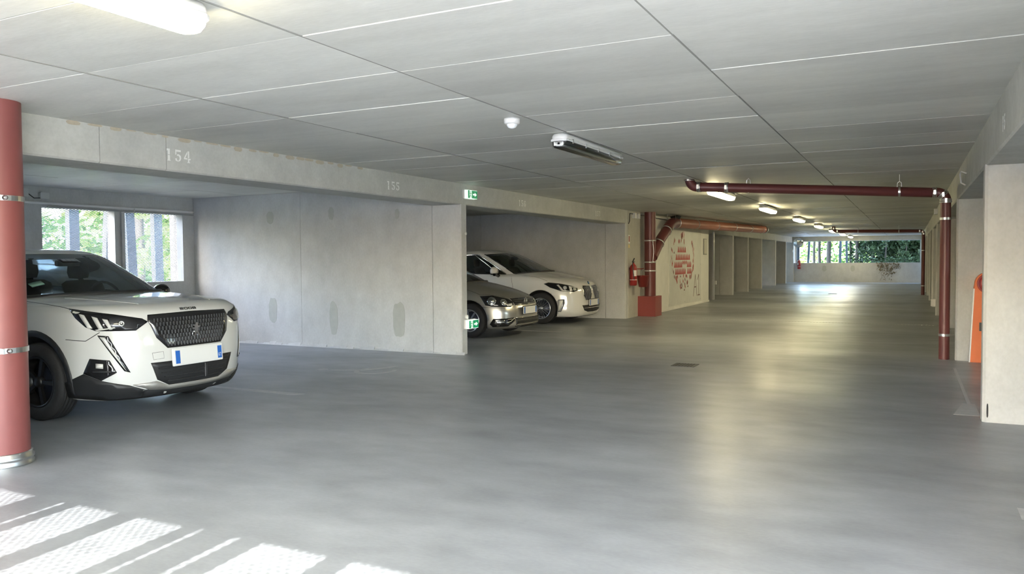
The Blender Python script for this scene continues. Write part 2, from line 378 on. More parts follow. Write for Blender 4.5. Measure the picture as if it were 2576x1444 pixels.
# ------------------------------------------------------------------ expanded metal screens
def lattice(w, h, pw, ph, sw, sd, name='expanded_metal_screen'):
    # zigzag strands forming diamonds of pw x ph; local x along the width, z up, y depth
    q = MB(); n = int(round(w / (pw / 2))); r = int(round(h / ph)); dx = w / n; dz = h / r
    vs = []; fs = []
    for j in range(r + 1):
        for s_ in (0, 1):
            if j == 0 and s_ == 1: continue
            if j == r and s_ == 0: continue
            zc = j * dz; base = len(vs)
            for i in range(n + 1):
                up_ = (i % 2 == 0) ^ (s_ == 0)
                if j == 0: z = zc + (dz / 2 if up_ else 0.0)
                elif j == r: z = zc - (0.0 if up_ else dz / 2)
                else: z = zc + (dz / 2 if up_ else 0) if s_ == 0 else zc - (0 if up_ else dz / 2)
                x = i * dx; t = sd * 0.5
                vs += [(x, -t, z - sw), (x, t, z + sw)]
            for i in range(n):
                a = base + 2 * i; fs.append((a, a + 2, a + 3, a + 1))
    q.add(vs, fs)
    me = bpy.data.meshes.new(name); me.from_pydata(q.v, [], q.f); me.materials.append(M_mesh); me.update(); return me
latA = lattice(2.5, ZW1 - ZW0, 0.056, 0.026, 0.0044, 0.009)
latE = lattice(4.2, ZW1 - ZW0, 0.054, 0.034, 0.0032, 0.008)
scr = MB()
for n_, (xw, wins, sx) in enumerate([(XBL, LWIN, -1), (XBR, RWIN, 1)]):
    for k, (a, c) in enumerate(wins):
        w = c - a; host = owl if sx < 0 else owr
        o = bpy.data.objects.new('expanded_metal_screen', latA); COL.objects.link(o); o.parent = host
        o.rotation_euler = (0, 0, math.radians(90)); o.location = (xw + sx * 0.16, a, ZW0); o.scale = (w / 2.5, 1, 1)
        if 3 < a < 17 or a > 36:
            mu = MB(); cx = (a + c) / 2 + (0.04 if abs(a - 7.23) < .01 else 0)
            mu.box(min(xw + sx * 0.02, xw + sx * 0.2), max(xw + sx * 0.02, xw + sx * 0.2), cx - 0.092, cx - 0.02, ZW0, ZW1)
            mu.box(min(xw + sx * 0.06, xw + sx * 0.2), max(xw + sx * 0.06, xw + sx * 0.2), cx - 0.02, cx + 0.035, ZW0, ZW1)
            mu.box(min(xw + sx * 0.02, xw + sx * 0.2), max(xw + sx * 0.02, xw + sx * 0.2), cx + 0.035, cx + 0.092, ZW0, ZW1)
            mu.build('window_mullion', M_wall, host)
for yy, sy, ops, host in ((YN, -1, NOP, wn), (YF, 1, FOP, wf)):
    for a, c in ops:
        if sy > 0 and a > -6: continue          # the far middle opening is open
        o = bpy.data.objects.new('expanded_metal_screen', latE); COL.objects.link(o); o.parent = host
        o.location = (a, yy + sy * 0.10, 1.06); o.scale = ((c - a) / 4.2, 1, 1)
# facade posts outside the openings
def post(name, p0, p1, w, d, **k):
    q = MB(); p0 = Vector(p0); p1 = Vector(p1)
    vs = [p + Vector((sx * w / 2, sy * d / 2, 0)) for p in (p0, p1) for sx, sy in ((-1, -1), (1, -1), (1, 1), (-1, 1))]
    q.add(vs, [(0, 1, 2, 3), (7, 6, 5, 4)] + [(i, i + 4, (i + 1) % 4 + 4, (i + 1) % 4) for i in range(4)])
    return q.build(name, M_post, **k)
for (a, c) in [(-4.11, -3.84), (-3.81, -3.70), (-3.36, -3.20), (-2.85, -2.735), (-2.705, -2.48), (-2.44, -2.29), (-1.88, -1.73), (-5.3, -5.05)]:
    post('facade_post', ((a + c) / 2, -2.24, 0.0), ((a + c) / 2, -2.24, 3.2), c - a, 0.02, label='upright facade board standing outside the back opening behind the camera', cat='post', group='facade boards behind the camera')
for k, (y0, y1, lab) in enumerate([(8.13, 8.12, 'blue grey facade post seen through the left pane of the meshed window'), (8.80, 8.64, 'leaning blue grey facade post just left of the window mullion'), (9.14, 9.24, 'leaning dark facade post just right of the window mullion'), (9.70, 9.73, 'pale blue facade post near the right end of the meshed window')]):
    post('facade_post', (-11.95, y1, -0.6), (-11.95, y0 - (y1 - y0) * .4, 3.4), 0.10, 0.17, label=lab, cat='post')
for k, y in enumerate([3.9, 4.6, 5.5, 6.2, 10.9, 11.7, 12.6, 14.4, 15.5, 16.3]):
    post('facade_post', (-11.95, y, -0.6), (-11.95, y + 0.2 * math.sin(k * 2.1), 3.4), 0.10, 0.14, label='blue grey facade post outside a window hidden behind the parked cars', cat='post', group='hidden facade posts')
MB().box(-11.68, -11.545, 9.76, 10.2, -0.6, 3.3).build('facade_fin', M_white, label='sunlit white facade fin outside the right end of the meshed window', cat='wall')

# ------------------------------------------------------------------ outside ground and trees
MB().box(-60, 60, -40, 110, -0.75, -0.65).build('ground', M_grass, kind='structure')
MB().box(-40, 50, YF + 0.6, YF + 34, -0.66, -0.6).build('paved_strip', M_pale, kind='structure')
MB().box(-16.5, XBL - 0.3, -10, YF, -0.66, -0.6).build('paved_strip', M_white2, kind='structure')
MB().box(-30, 30, -40, YN - 0.25, -0.6, -0.03).build('bounce_ground', M_pale, kind='structure')  # unseen pale slab added to bounce sunlight in through the back opening
MB().box(XBR + .3, 16, YN, YF, -0.66, -0.6).build('paved_strip', M_pale, kind='structure')
def leafcloud(n, cx, cz, rx, ry, rz, size, seed, name='foliage', mat=None, clump=0):
    r = random.Random(seed); vs = []; fs = []
    cl_ = [(r.uniform(-1, 1), r.uniform(-1, 1), r.uniform(-1, 1)) for _ in range(clump)] if clump else None
    for i in range(n):
        while True:
            p = Vector((r.uniform(-1, 1), r.uniform(-1, 1), r.uniform(-1, 1)))
            if p.length < 1: break
        if cl_:
            c = Vector(r.choice(cl_)); p = c * 0.8 + p * 0.28
        ctr = Vector((p.x * rx + cx, p.y * ry, p.z * rz + cz)); s_ = size * r.uniform(0.6, 1.4)
        d = Vector((r.gauss(0, 1), r.gauss(0, 1), r.gauss(0, 0.6))).normalized(); e = d.cross(Vector((r.gauss(0, 1), r.gauss(0, 1), r.gauss(0, 1)))).normalized()
        b = len(vs); vs += [ctr - d * s_, ctr + e * s_ * 0.45, ctr + d * s_, ctr - e * s_ * 0.45]; fs.append((b, b + 1, b + 2, b + 3))
    me = bpy.data.meshes.new(name); me.from_pydata([tuple(v) for v in vs], [], fs); me.materials.append(mat or M_leaf); me.update(); return me
def tree(loc, h, r, lean, crown, label, group=None, dark=False):
    t = empty('tree', loc, 0, label, 'tree', group)
    P = [(lean * (k / 5) ** 1.0 * h + 0.03 * math.sin(k * 1.9 + loc[0]), 0.03 * math.cos(k * 2.3 + loc[0]), h * k / 5) for k in range(6)]
    MB().tube(P, [r * (1.15 - 0.4 * k / 5) for k in range(6)], 9).build('trunk', M_bark, t)
    for me, off in crown:
        o = bpy.data.objects.new('foliage', me); COL.objects.link(o); o.parent = t; o.location = (off[0] + lean * h * 0.8, off[1], off[2]); o['kind'] = 'stuff'
    return t
cr_hi = leafcloud(1500, 0, 0, 2.3, 1.6, 1.6, 0.13, 1, clump=16)
cr_lo = leafcloud(420, 0, 0, 1.5, 1.0, 1.1, 0.10, 2, clump=12)
cr_dk = leafcloud(1700, 0, 0, 1.5, 1.2, 1.5, 0.11, 3, mat=M_leafd, clump=14)
cr_dl = leafcloud(500, 0, 0, 1.4, 1.0, 1.2, 0.10, 4, mat=M_leafd, clump=14)
ZG = -0.65
# far end: trunks and posts read off against the sky
for k, (x0, x1, w, y, lab) in enumerate([(-5.02, -5.22, 0.11, 47.6, 'leaning blue grey facade post, leftmost in the far end opening'), (-3.44, -3.53, 0.13, 48.0, 'leaning grey facade post left of the middle of the far end opening'), (-3.19, -3.12, 0.11, 48.2, 'thin grey facade post in the middle of the far end opening')]):
    post('facade_post', (x1, y, ZG), (x0, y, 3.4), w, 0.12, label=lab, cat='post')
MB().bbox(-5.66, -5.53, 46.95, 47.08, ZG, 3.3, 0.01).build('facade_post', M_post, label='upright teal grey post behind the round mirror at the far opening', cat='post')
TR = [(-5.05, 50.0, .075, 0.0), (-4.75, 50.6, .085, -0.028), (-4.26, 50.2, .125, 0.0), (-3.10, 51.5, .07, -0.03), (-2.78, 50.8, .10, 0.0), (-2.55, 52, .06, -0.03), (-1.95, 50.5, .075, 0.01), (-1.0, 51.2, .10, 0.012), (-0.25, 52.2, .08, -0.02), (0.7, 51.0, .10, 0.02), (-6.5, 53, .10, 0.02), (-8.2, 51, .10, -0.02), (2.4, 50.6, .1, 0.0)]
labs = ['slim straight tree trunk beyond the left of the far end opening', 'slim trunk leaning left, third upright in the far end opening', 'thickest grey tree trunk in the left half of the far end opening', 'thin leaning trunk right of the grey facade posts at the far end', 'straight trunk in the middle of the far end opening', 'thin leaning trunk just right of the middle of the far end opening', 'slim trunk before bright leaves right of the middle of the far opening', 'trunk under dark foliage in the right half of the far opening', 'slim leaning trunk in dark foliage beside the far right corner', 'trunk at the right edge of the far opening hidden by dark leaves', 'tree beyond the far left corner behind the concrete column', 'tree outside the last left stalls', 'tree beyond the far right stalls']
for i, (x, y, r, ln) in enumerate(TR):
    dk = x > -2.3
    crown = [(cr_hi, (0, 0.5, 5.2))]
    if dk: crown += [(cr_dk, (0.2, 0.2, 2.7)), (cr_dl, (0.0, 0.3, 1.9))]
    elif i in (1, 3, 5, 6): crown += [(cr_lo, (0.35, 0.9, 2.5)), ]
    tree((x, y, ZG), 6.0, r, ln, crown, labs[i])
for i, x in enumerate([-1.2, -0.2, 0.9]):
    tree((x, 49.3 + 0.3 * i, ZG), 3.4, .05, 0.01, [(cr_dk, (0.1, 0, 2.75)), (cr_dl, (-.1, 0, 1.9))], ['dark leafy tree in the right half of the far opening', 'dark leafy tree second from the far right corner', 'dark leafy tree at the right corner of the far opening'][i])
# far backdrop greenery: hedges and trees behind
hedge = leafcloud(5000, 0, 0, 9.0, 1.2, 2.0, 0.20, 11, clump=90)
for k, (x, y, z, lab) in enumerate([(-12, 84, 2.0, 'bright green hedge far beyond the left of the far end opening'), (8, 86, 2.0, 'bright green hedge far beyond the right of the far end opening')]):
    o = bpy.data.objects.new('hedge', hedge); COL.objects.link(o); o.location = (x, y, z); o.scale = (1.4, 1, 1.7); tag(o, lab, 'hedge', kind='stuff')
hl = leafcloud(2600, 0, 0, 1.4, 3.2, 1.9, 0.15, 12, clump=50)
for k, (x, y, z, lab) in enumerate([(-17.5, 9.5, 1.1, 'sunlit green shrubs outside the meshed window, left part'), (-19.5, 15.5, 1.3, 'sunlit green shrubs outside the meshed window, right part'), (-18, 4, 1.0, 'green shrubs outside behind the white crossover car')]):
    o = bpy.data.objects.new('shrub', hl); COL.objects.link(o); o.location = (x, y, z); tag(o, lab, 'shrub', kind='stuff')
for k, (x, y) in enumerate([(-16, 12.5), (-20, 19), (-17, 22), (-16, 28), (-18, 35), (-16, 42)]):
    tree((x, y, ZG), 6.0, .12, 0.0, [(cr_hi, (0, 0, 3.4)), (cr_lo, (0, 0.6, 2.0))], 'leafy tree standing outside the left windows', 'trees outside the left windows')
# ------------------------------------------------------------------ ceiling lamps
def lamp_parts(t, on):
    L_ = 1.56; b = MB()
    # housing: shallow tray with rounded ends, hung just under the soffit (local z = 0 at the ceiling)
    def ring(w, l, z, n=6):
        P = []
        for sy, a0 in ((1, 0), (-1, 180)):
            for k in range(n + 1):
                a = math.radians(a0 + 180 * k / n); P.append((w / 2 * math.cos(a), sy * (l / 2 - w * 0.28) + w * 0.28 * abs(math.sin(a)) * sy, z))
        return P
    def shell(rs, smooth=True):
        q = MB(); n = len(rs[0]); vs = [p for r in rs for p in r]
        fs = [(j * n + i, j * n + (i + 1) % n, (j + 1) * n + (i + 1) % n, (j + 1) * n + i) for j in range(len(rs) - 1) for i in range(n)]
        fs += [tuple(range(n)), tuple(range(len(vs) - n, len(vs)))[::-1]]
        q.add(vs, fs, smooth); return q
    shell([ring(.12, L_ - .03, 0.0), ring(.15, L_ - .01, -.02), ring(.155, L_, -.052)]).build('housing', M_plastic, t)
    shell([ring(.170, L_ + .012, -.050), ring(.172, L_ + .014, -.060), ring(.168, L_ + .01, -.068)], False).build('rim', M_plastic, t)
    if on:
        c = shell([ring(.155, L_ - .01, -.066), ring(.145, L_ - .02, -.095), ring(.115, L_ - .05, -.118), ring(.06, L_ - .08, -.122)]).build('diffuser', M_tube, t)
    else:
        shell([ring(.158, L_ - .005, -.066), ring(.148, L_ - .015, -.095), ring(.12, L_ - .04, -.121), ring(.07, L_ - .07, -.126)]).build('diffuser', M_clear, t, label='clear unlit diffuser')
        MB().bbox(-.062, .062, -L_ / 2 + .05, L_ / 2 - .05, -.078, -.058, .008, 'y').build('gear_tray', M_steel, t)
        MB().cyl((0.0, -L_ / 2 + .06, -.094), (0.0, L_ / 2 - .06, -.094), .013, n=10).build('tube', M_plastic, t)
        MB().box(-.03, .03, -L_ / 2 + .03, -L_ / 2 + .06, -.112, -.07).build('tube_holder', M_white, t)
        MB().box(-.045, .045, -L_ / 2 + .010, -L_ / 2 + .014, -.108, -.072).build('end_label', M_white, t)
        MB().box(-.008, .012, -L_ / 2 + .007, -L_ / 2 + .010, -.098, -.080).build('end_socket', M_dark, t)
    for k in range(5):
        y = -L_ / 2 + .14 + k * (L_ - .28) / 4
        for sx in (-1, 1): MB().box(sx * .086 - .004, sx * .086 + .004, y - .009, y + .009, -.082, -.042).build('clip', M_plastic if on else M_steel, t)
lamp_on = lamp_off = None
LY = [1.72, 7.2, 13.2, 18.0, 23.4, 28.8, 34.2, 39.6, 45.0]
ll = ['lit ceiling lamp at the top left corner, nearest the camera', 'unlit ceiling lamp with a clear cover beside the white sensor dome', 'lit ceiling lamp glowing just behind the near horizontal red pipe', 'lit ceiling lamp second beyond the near horizontal red pipe', 'lit ceiling lamp third beyond the near horizontal red pipe', 'small lit ceiling lamp fourth beyond the near horizontal red pipe', 'small lit ceiling lamp beside the bend of the far red pipe', 'tiny lit ceiling lamp just behind the far horizontal red pipe', 'farthest lit ceiling lamp, in front of the far opening']
for i, y in enumerate(LY):
    on = i != 1
    if on and lamp_on is None:
        t = lamp_on = empty('ceiling_lamp'); lamp_parts(t, True)
    elif on: t = copy_tree(lamp_on)
    else:
        t = lamp_off = empty('ceiling_lamp'); lamp_parts(t, False)
    t.location = (-2.77, y, ZC - 0.006); tag(t, ll[i], 'lamp', 'ceiling lamps along the aisle')
# sensor dome
t = empty('motion_sensor', (-2.81, 5.60, ZC - 0.004), 0, 'white motion sensor dome on the ceiling left of the unlit lamp', 'sensor')
MB().lathe([(0, 0), (.062, 0), (.064, -.012), (.062, -.035), (.052, -.045), (0, -.045)], n=28).build('base', M_plastic, t)
MB().lathe([(.042, -.044), (.040, -.056), (.030, -.070), (.012, -.078), (0, -.079)], n=24).build('lens', pmat('lens_white', (.85, .88, .9), .25), t)

# ------------------------------------------------------------------ red drain pipes
def clamp(q, c, ax, r, w=.03):
    ax = Vector(ax).normalized(); c = Vector(c)
    q.lathe([(r, -w / 2), (r + .007, -w / 2), (r + .009, 0), (r + .007, w / 2), (r, w / 2)], c, ax, 24)
# big pipe at the left edge
px, py, pr = -5.625, 3.28, 0.160
t = empty('drain_pipe', (px, py, 0), 0, 'thick faded red vertical drain pipe with steel bands at the left edge', 'pipe')
MB().cyl((0, 0, .05), (0, 0, ZC), pr, n=40, cap=False).build('pipe', M_pipef, t)
q = MB(); q.lathe([(pr + .018, 0.0), (pr + .022, .02), (pr + .012, .03), (pr + .020, .042), (pr + .022, .06), (pr + .008, .068), (pr + .014, .085), (pr, .09)], n=40); q.build('base_sleeve', M_steel, t)
for z in (0.80, 1.84):
    q = MB(); q.lathe([(pr, -.018), (pr + .006, -.018), (pr + .006, .018), (pr, .018)], (0, 0, z), (0, 0, 1), 40, False)
    q.box(pr * .86, pr * .86 + .04, -pr * .5 - .006, -pr * .5 + .006, z - .018, z + .018, Matrix.Rotation(math.radians(-12), 3, 'Z'))
    q.build('band', M_steel, t)
    c = Vector((pr * .97 + .02, -pr * .30, z)); MB().lathe([(0, -.01), (.016, -.01), (.016, .006), (.007, .008), (.007, .013), (0, .014)], c, (.5, -1, 0), 14).build('bolt', M_steel, t)
# near transverse pipe: rises to the ceiling at the left, falls at the right column
def arc(c, u, v, r, a0, a1, n=8):
    c = Vector(c); u = Vector(u); v = Vector(v)
    return [c + u * r * math.cos(math.radians(a0 + (a1 - a0) * k / n)) + v * r * math.sin(math.radians(a0 + (a1 - a0) * k / n)) for k in range(n + 1)]
def crosspipe(name, X0, X1, Y0, Y, zl, zr, r, label, brackets, bands, n=18):
    t = empty(name, (X1, Y, 0), 0, label, 'pipe'); o = Vector((X1, Y, 0))
    R = r * 1.75
    left = arc((X0 + R, Y0, zl + R), (1, 0, 0), (0, 0, 1), R, 180, 270)
    left = [Vector((X0, Y0, max(ZC, zl + R + .01)))] + left
    yat = lambda x: Y0 + (Y - Y0) * (x - X0) / (X1 - X0)
    right = arc((X1 - R, Y, zr - R), (1, 0, 0), (0, 0, 1), R, 90, 45) ; right2 = arc((X1 - R, Y, zr - R), (1, 0, 0), (0, 0, 1), R, 45, 0)
    sub = lambda P: [p - o for p in P]
    MB().tube(sub(left), r * 1.02, n).build('elbow', M_pipe, t)
    MB().cyl(left[-1] - o, right[0] - o, r, n=n, cap=False).build('horizontal_pipe', M_pipe, t)
    MB().tube(sub(right + right2[1:]), r * 1.02, n).build('elbow', M_pipe, t)
    MB().cyl(right2[-1] - o, (0, 0, 0), r, n=n).build('vertical_pipe', M_pipe, t)
    def coup(p, ax):
        q = MB(); ax = Vector(ax).normalized(); p = Vector(p)
        for k in (-1, 0, 1): q.lathe([(r, -.007), (r + .009, -.006), (r + .011, 0), (r + .009, .006), (r, .007)], p - o + ax * k * .019, ax, 20)
        q.box(p.x - o.x - .014, p.x - o.x + .014, p.y - o.y - r - .028, p.y - o.y - r - .006, p.z - .03, p.z + .03); q.build('coupling', M_steel, t)
    sl_ = (right[0] - left[-1]).normalized()
    coup(left[1], (0, 0, 1)); coup(left[-1] + sl_ * .02, (1, 0, 0)); coup(right[0] - sl_ * .02, (1, 0, 0)); coup(right[-1], (1, 0, -1)); coup(right2[-1], (0, 0, 1))
    if r > .06: coup(left[-1] + sl_ * .40, (1, 0, 0))
    for x in brackets:
        z = zl + (zr - zl) * (x - X0) / (X1 - X0); q = MB()
        yo = yat(x) - Y; q.lathe([(r, -.013), (r + .006, -.013), (r + .006, .013), (r, .013)], (x - X1, yo, z), (1, 0, 0), 20, False)
        for sx in (-1, 1): q.box(x - X1 - .022 + (sx * .012 if sx > 0 else 0), x - X1 + .022 if sx > 0 else x - X1 - .016, -.016, .016, z + r, z + r + .085) if False else None
        q.tube([(x - X1 - .028, yo, z + r * .9), (x - X1 - .024, yo, z + r + .05), (x - X1, yo, z + r + .07), (x - X1 + .024, yo, z + r + .05), (x - X1 + .028, yo, z + r * .9)], .007, 6)
        q.cyl((x - X1, yo, min(z + r + .06, ZC - .01)), (x - X1, yo, ZC), .005, n=6); q.build('hanger', M_steel, t)
    for z in bands:
        q = MB(); q.lathe([(r, -.016), (r + .006, -.016), (r + .006, .016), (r, .016)], (0, 0, z), (0, 0, 1), 20, False)
        q.cyl((r, 0, z), (XR - X1 + .02, 0.02, z), .006, n=6); q.build('wall_clamp', M_steel, t)
    return t
crosspipe('drain_pipe', -2.79, 0.430, 11.15, 12.15, 2.395, 2.255, .0655, 'near red drain pipe crossing under the ceiling and dropping beside the right column', (-2.02, -0.13), (1.90, .33))
crosspipe('drain_pipe', -2.52, 0.44, 31.6, 32.0, 2.34, 2.30, .058, 'far red drain pipe crossing the aisle near the far opening', (-1.7, -0.35), (1.6, .33), 12)
# pipe with 45 degree branch in the red box by the cream wall
bx, by, br_ = -5.62, 18.62, .135
t = empty('drain_pipe', (bx, by, 0), 0, 'thick red drain pipe rising from the red box with a sloping branch', 'pipe')
MB().cyl((0, 0, .40), (0, 0, ZC), br_, n=28, cap=False).build('pipe', M_pipe, t)
P = [(0.05, .02, 1.42), (0.10, .55, 1.86), (0.15, 1.02, 2.14)]
MB().tube(P, br_ * .92, 24).build('branch', M_pipe, t)
MB().tube([(0.15, 1.02, 2.14), (0.16, 1.25, 2.26), (0.17, 1.50, 2.31), (0.17, 1.85, 2.31)], br_ * .97, 24).build('elbow', M_pipe, t)
PE = lambda y: (0.17 + .88 * (y - 1.8) / 8.2, y, 2.31 + .055 * (y - 1.8) / 8.2)
MB().cyl(PE(1.8), PE(10.0), br_ * .95, n=24).build('long_pipe', pmat('faded_pipe_paint', (0.33, 0.115, 0.07), .4, noise=.12), t, label='faded orange brown horizontal pipe run')
MB().lathe([(br_ * .95, -.02), (br_ * 1.0, -.1), (br_ * .7, -.105), (0, -.105)], PE(10.1), (-.1, -1, 0), 24).build('end_cap', M_steel, t)
for p, ax in (((0, 0, 1.82), (0, 0, 1)), ((0, 0, 1.30), (0, 0, 1)), ((0, 0, 1.09), (0, 0, 1)), ((.09, .42, 1.76), (.1, 1, .85)), ((.145, .93, 2.09), (.1, 1, .7)), ((.17, 1.75, 2.31), (0, 1, 0))):
    q = MB(); clamp(q, p, ax, br_ + .002, .034); a_ = Vector(ax).normalized(); q.build('coupling', M_steel, t)
MB().box(.08, .15, -.12, -.05, 1.30, 1.80).build('bracket_strap', M_steel, t) if False else None
MB().tube([(.10, -.11, 1.80), (.115, -.08, 1.55), (.10, -.10, 1.32)], .009, 6).build('tie_rod', M_steel, t)
for y in (3.2, 4.9, 6.6, 8.3, 9.7):
    c = PE(y); q = MB(); q.lathe([(br_ * .95, -.012), (br_ + .004, -.012), (br_ + .004, .012), (br_ * .95, .012)], c, (.107, 1, 0), 20, False); q.cyl((c[0], y, 2.43), (c[0], y, ZC), .005, n=6); q.build('hanger', M_steel, t)
q = MB(); q.tube([(.05, 1.32, 2.38), (.05, 1.36, 2.50), (.26, 1.36, 2.50), (.28, 1.32, 2.38)], .007, 6); q.build('hanger', M_steel, t)
MB().lathe([(0, 0), (.07, .01), (.15, .14), (0, .17)], (.17, 1.72, 2.34), (0, -.15, 1), 4, False).build('bracket_plate', M_black, t)
# red protection box round its foot
t = empty('pipe_guard_box', (-5.62, 18.60, 0), 0, 'red painted box around the foot of the branching red pipe', 'box')
x0, x1, y0, y1, h = -5.844 + 5.62, .215, -.275, .26, .475
q = MB(); w = .02
for a in ((x0, x1, y0, y0 + w), (x1 - w, x1, y0 + w, y1 - w), (x0, x1, y1 - w, y1), (x0, x0 + w, y0 + w, y1 - w)): q.box(*a, 0, h)
q.build('side_panels', M_redbox, t)
q = MB().prism([(x0, y0), (x1, y0), (x1, y0 + .09), (x0, y0 + .09)], (0, 0, h), (1, 0, 0), (0, 1, 0), (0, 0, .008)); q.prism([(x1 - .08, y0 + .09), (x1, y0 + .09), (x1, y1), (x1 - .08, y1)], (0, 0, h), (1, 0, 0), (0, 1, 0), (0, 0, .008)); q.build('top_rim', M_redbox, t)

# ------------------------------------------------------------------ cream wall with the mural
SW = MB().box(XL - .02, -5.72, 19.25, 25.32, 0, 2.46).build('wall_left_cream', M_cream, kind='structure')
MB().box(-5.72, -5.70, 19.25, 25.32, 0, .05).build('skirting', M_cream, SW)
bd = empty('mural_board', (-5.719, 22.05, 0), 0, 'grey painted board with a red triangle pattern and the mark A1 on the cream wall', 'mural')
MB().bbox(0.0, .018, -1.45, 2.15, .10, 2.23, .004, 'x').build('board', M_board, bd)
for y, z in ((-1.40, .16), (.2, .15), (2.1, .15), (-1.40, 1.2), (2.1, 1.2)): MB().lathe([(0, .004), (.012, .004), (.012, 0)], (.018, y, z), (1, 0, 0), 8).build('screw', M_steel, bd)
M_mural = pmat('mural_red', (.50, .045, .04), .5); M_mural2 = pmat('mural_dark', (.16, .05, .04), .5)
rm = random.Random(5); q1 = MB(); q2 = MB()
def leafp(q, y, z, w, h, lean=0.0, fill=True):
    # a curved flame/leaf: half moon shape
    n = 5; L_ = []; R_ = []
    for k in range(n + 1):
        t_ = k / n; L_.append((y + lean * t_ * w - w * .5 * math.sin(math.pi * t_) * .9, z + h * t_)); R_.append((y + lean * t_ * w + w * .5 * math.sin(math.pi * t_) * (.9 if fill else -.45), z + h * t_))
    q.prism(L_ + R_[::-1][1:-1], (.019, 0, 0), (0, 1, 0), (0, 0, 1), (.0015, 0, 0))
def tri(q, y, z, w, h): q.prism([(y - w / 2, z), (y + w / 2, z), (y, z + h)], (.019, 0, 0), (0, 1, 0), (0, 0, 1), (.0015, 0, 0))
rows_ = [(1.62, 2.2, .45, 4), (1.37, 1.85, 0, 5), (1.12, 2.5, .0, 8), (.90, 2.5, 0, 8)]
# z, then y-range of the solid rows
def yy(f): return -1.25 + f * 2.55
for z, f0, f1 in ((1.55, .26, .62), (1.34, .18, .80), (1.13, .12, .86), (.94, .16, .86)):
    n = int((f1 - f0) * 16)
    for k in range(n):
        f = f0 + (f1 - f0) * k / n; w = 2.55 * (f1 - f0) / n
        if z < .95 and k == 7: continue
        if z == 1.13 and k in (5, 6, 7): leafp(q1, yy(f) + w / 2, z + .07, w * .8, .13, 0); continue
        y = yy(f); P = [(y, z), (y + w * .92, z), (y + w * .80, z + .12), (y + w * .35, z + .175), (y + w * .30, z + .10), (y + w * .05, z + .03)]
        q1.prism(P, (.019, 0, 0), (0, 1, 0), (0, 0, 1), (.0015, 0, 0))
for k in range(54):
    side = rm.random(); z = .75 + 1.10 * rm.random()
    env = .5 * math.sin(math.pi * min(1, max(0, (z - .40) / 1.9))) ** .7
    s_ = rm.choice((-1, 1)); f = .5 + s_ * (env * (.88 + .14 * rm.random()))
    leafp(q1 if rm.random() < .75 else q2, yy(f), z, .07, .13, rm.uniform(-.9, .9), rm.random() < .5)
for k in range(20):
    z = 1.76 + .26 * rm.random(); f = .46 + rm.uniform(-.22, .2) * (2.05 - z) / .3; leafp(q1, yy(f), z, .07, .12, rm.uniform(-.6, .6), rm.random() < .4)
leafp(q1, yy(.5), 1.95, .20, .20, 0, False); leafp(q1, yy(.5) + .06, 1.95, .05, .20, 0, True)
for k in range(26):
    z = .84 - .40 * rm.random(); f = .48 + rm.uniform(-.34, .34) * (z - .28) / .5; leafp(q1 if rm.random() < .6 else q2, yy(f), z, .08, .12, rm.uniform(-1, 1), rm.random() < .6)
for f, z in ((.22, .86), (.38, .86), (.62, .86), (.80, .86), (.42, .54), (.55, .47), (.70, .56), (.12, 1.52)): tri(q2, yy(f), z, .12, .06)
q1.build('mural_pattern', M_mural, bd, kind='stuff'); q2.build('mural_pattern', M_mural2, bd, kind='stuff', label='dark brown pieces of the pattern')
# the letters A and 1 (thin strokes)
def strokes(q, segs, w, o, u, v, d):
    for (a0, b0, a1, b1) in segs:
        dx, dy = a1 - a0, b1 - b0; l = math.hypot(dx, dy); nx, ny = -dy / l * w / 2, dx / l * w / 2
        q.prism([(a0 + nx, b0 + ny), (a1 + nx, b1 + ny), (a1 - nx, b1 - ny), (a0 - nx, b0 - ny)], o, u, v, d)
q = MB(); strokes(q, [(1.20, .26, 1.42, .90), (1.42, .90, 1.62, .26), (1.30, .53, 1.54, .53)], .028, (.019, 0, 0), (0, 1, 0), (0, 0, 1), (.0015, 0, 0)); q.build('letter_a', M_mural2, bd)
q = MB(); strokes(q, [(1.70, .74, 1.86, .90), (1.86, .90, 1.86, .28), (1.72, .275, 2.0, .275)], .028, (.019, 0, 0), (0, 1, 0), (0, 0, 1), (.0015, 0, 0)); q.build('digit_one', M_mural2, bd)
t = empty('notice_frame', (-5.72, 24.78, 1.74), 0, 'narrow framed notice on the cream wall right of the mural', 'notice')
MB().box(0, .02, -.20, .20, -.25, .25).build('frame', pmat('frame_grey', (.25, .25, .22), .4, metal=.6), t)
MB().box(.02, .024, -.17, .17, -.22, .22).build('sheet', pmat('notice_paper', (.62, .60, .52), .5, noise=.15, nscale=30), t)
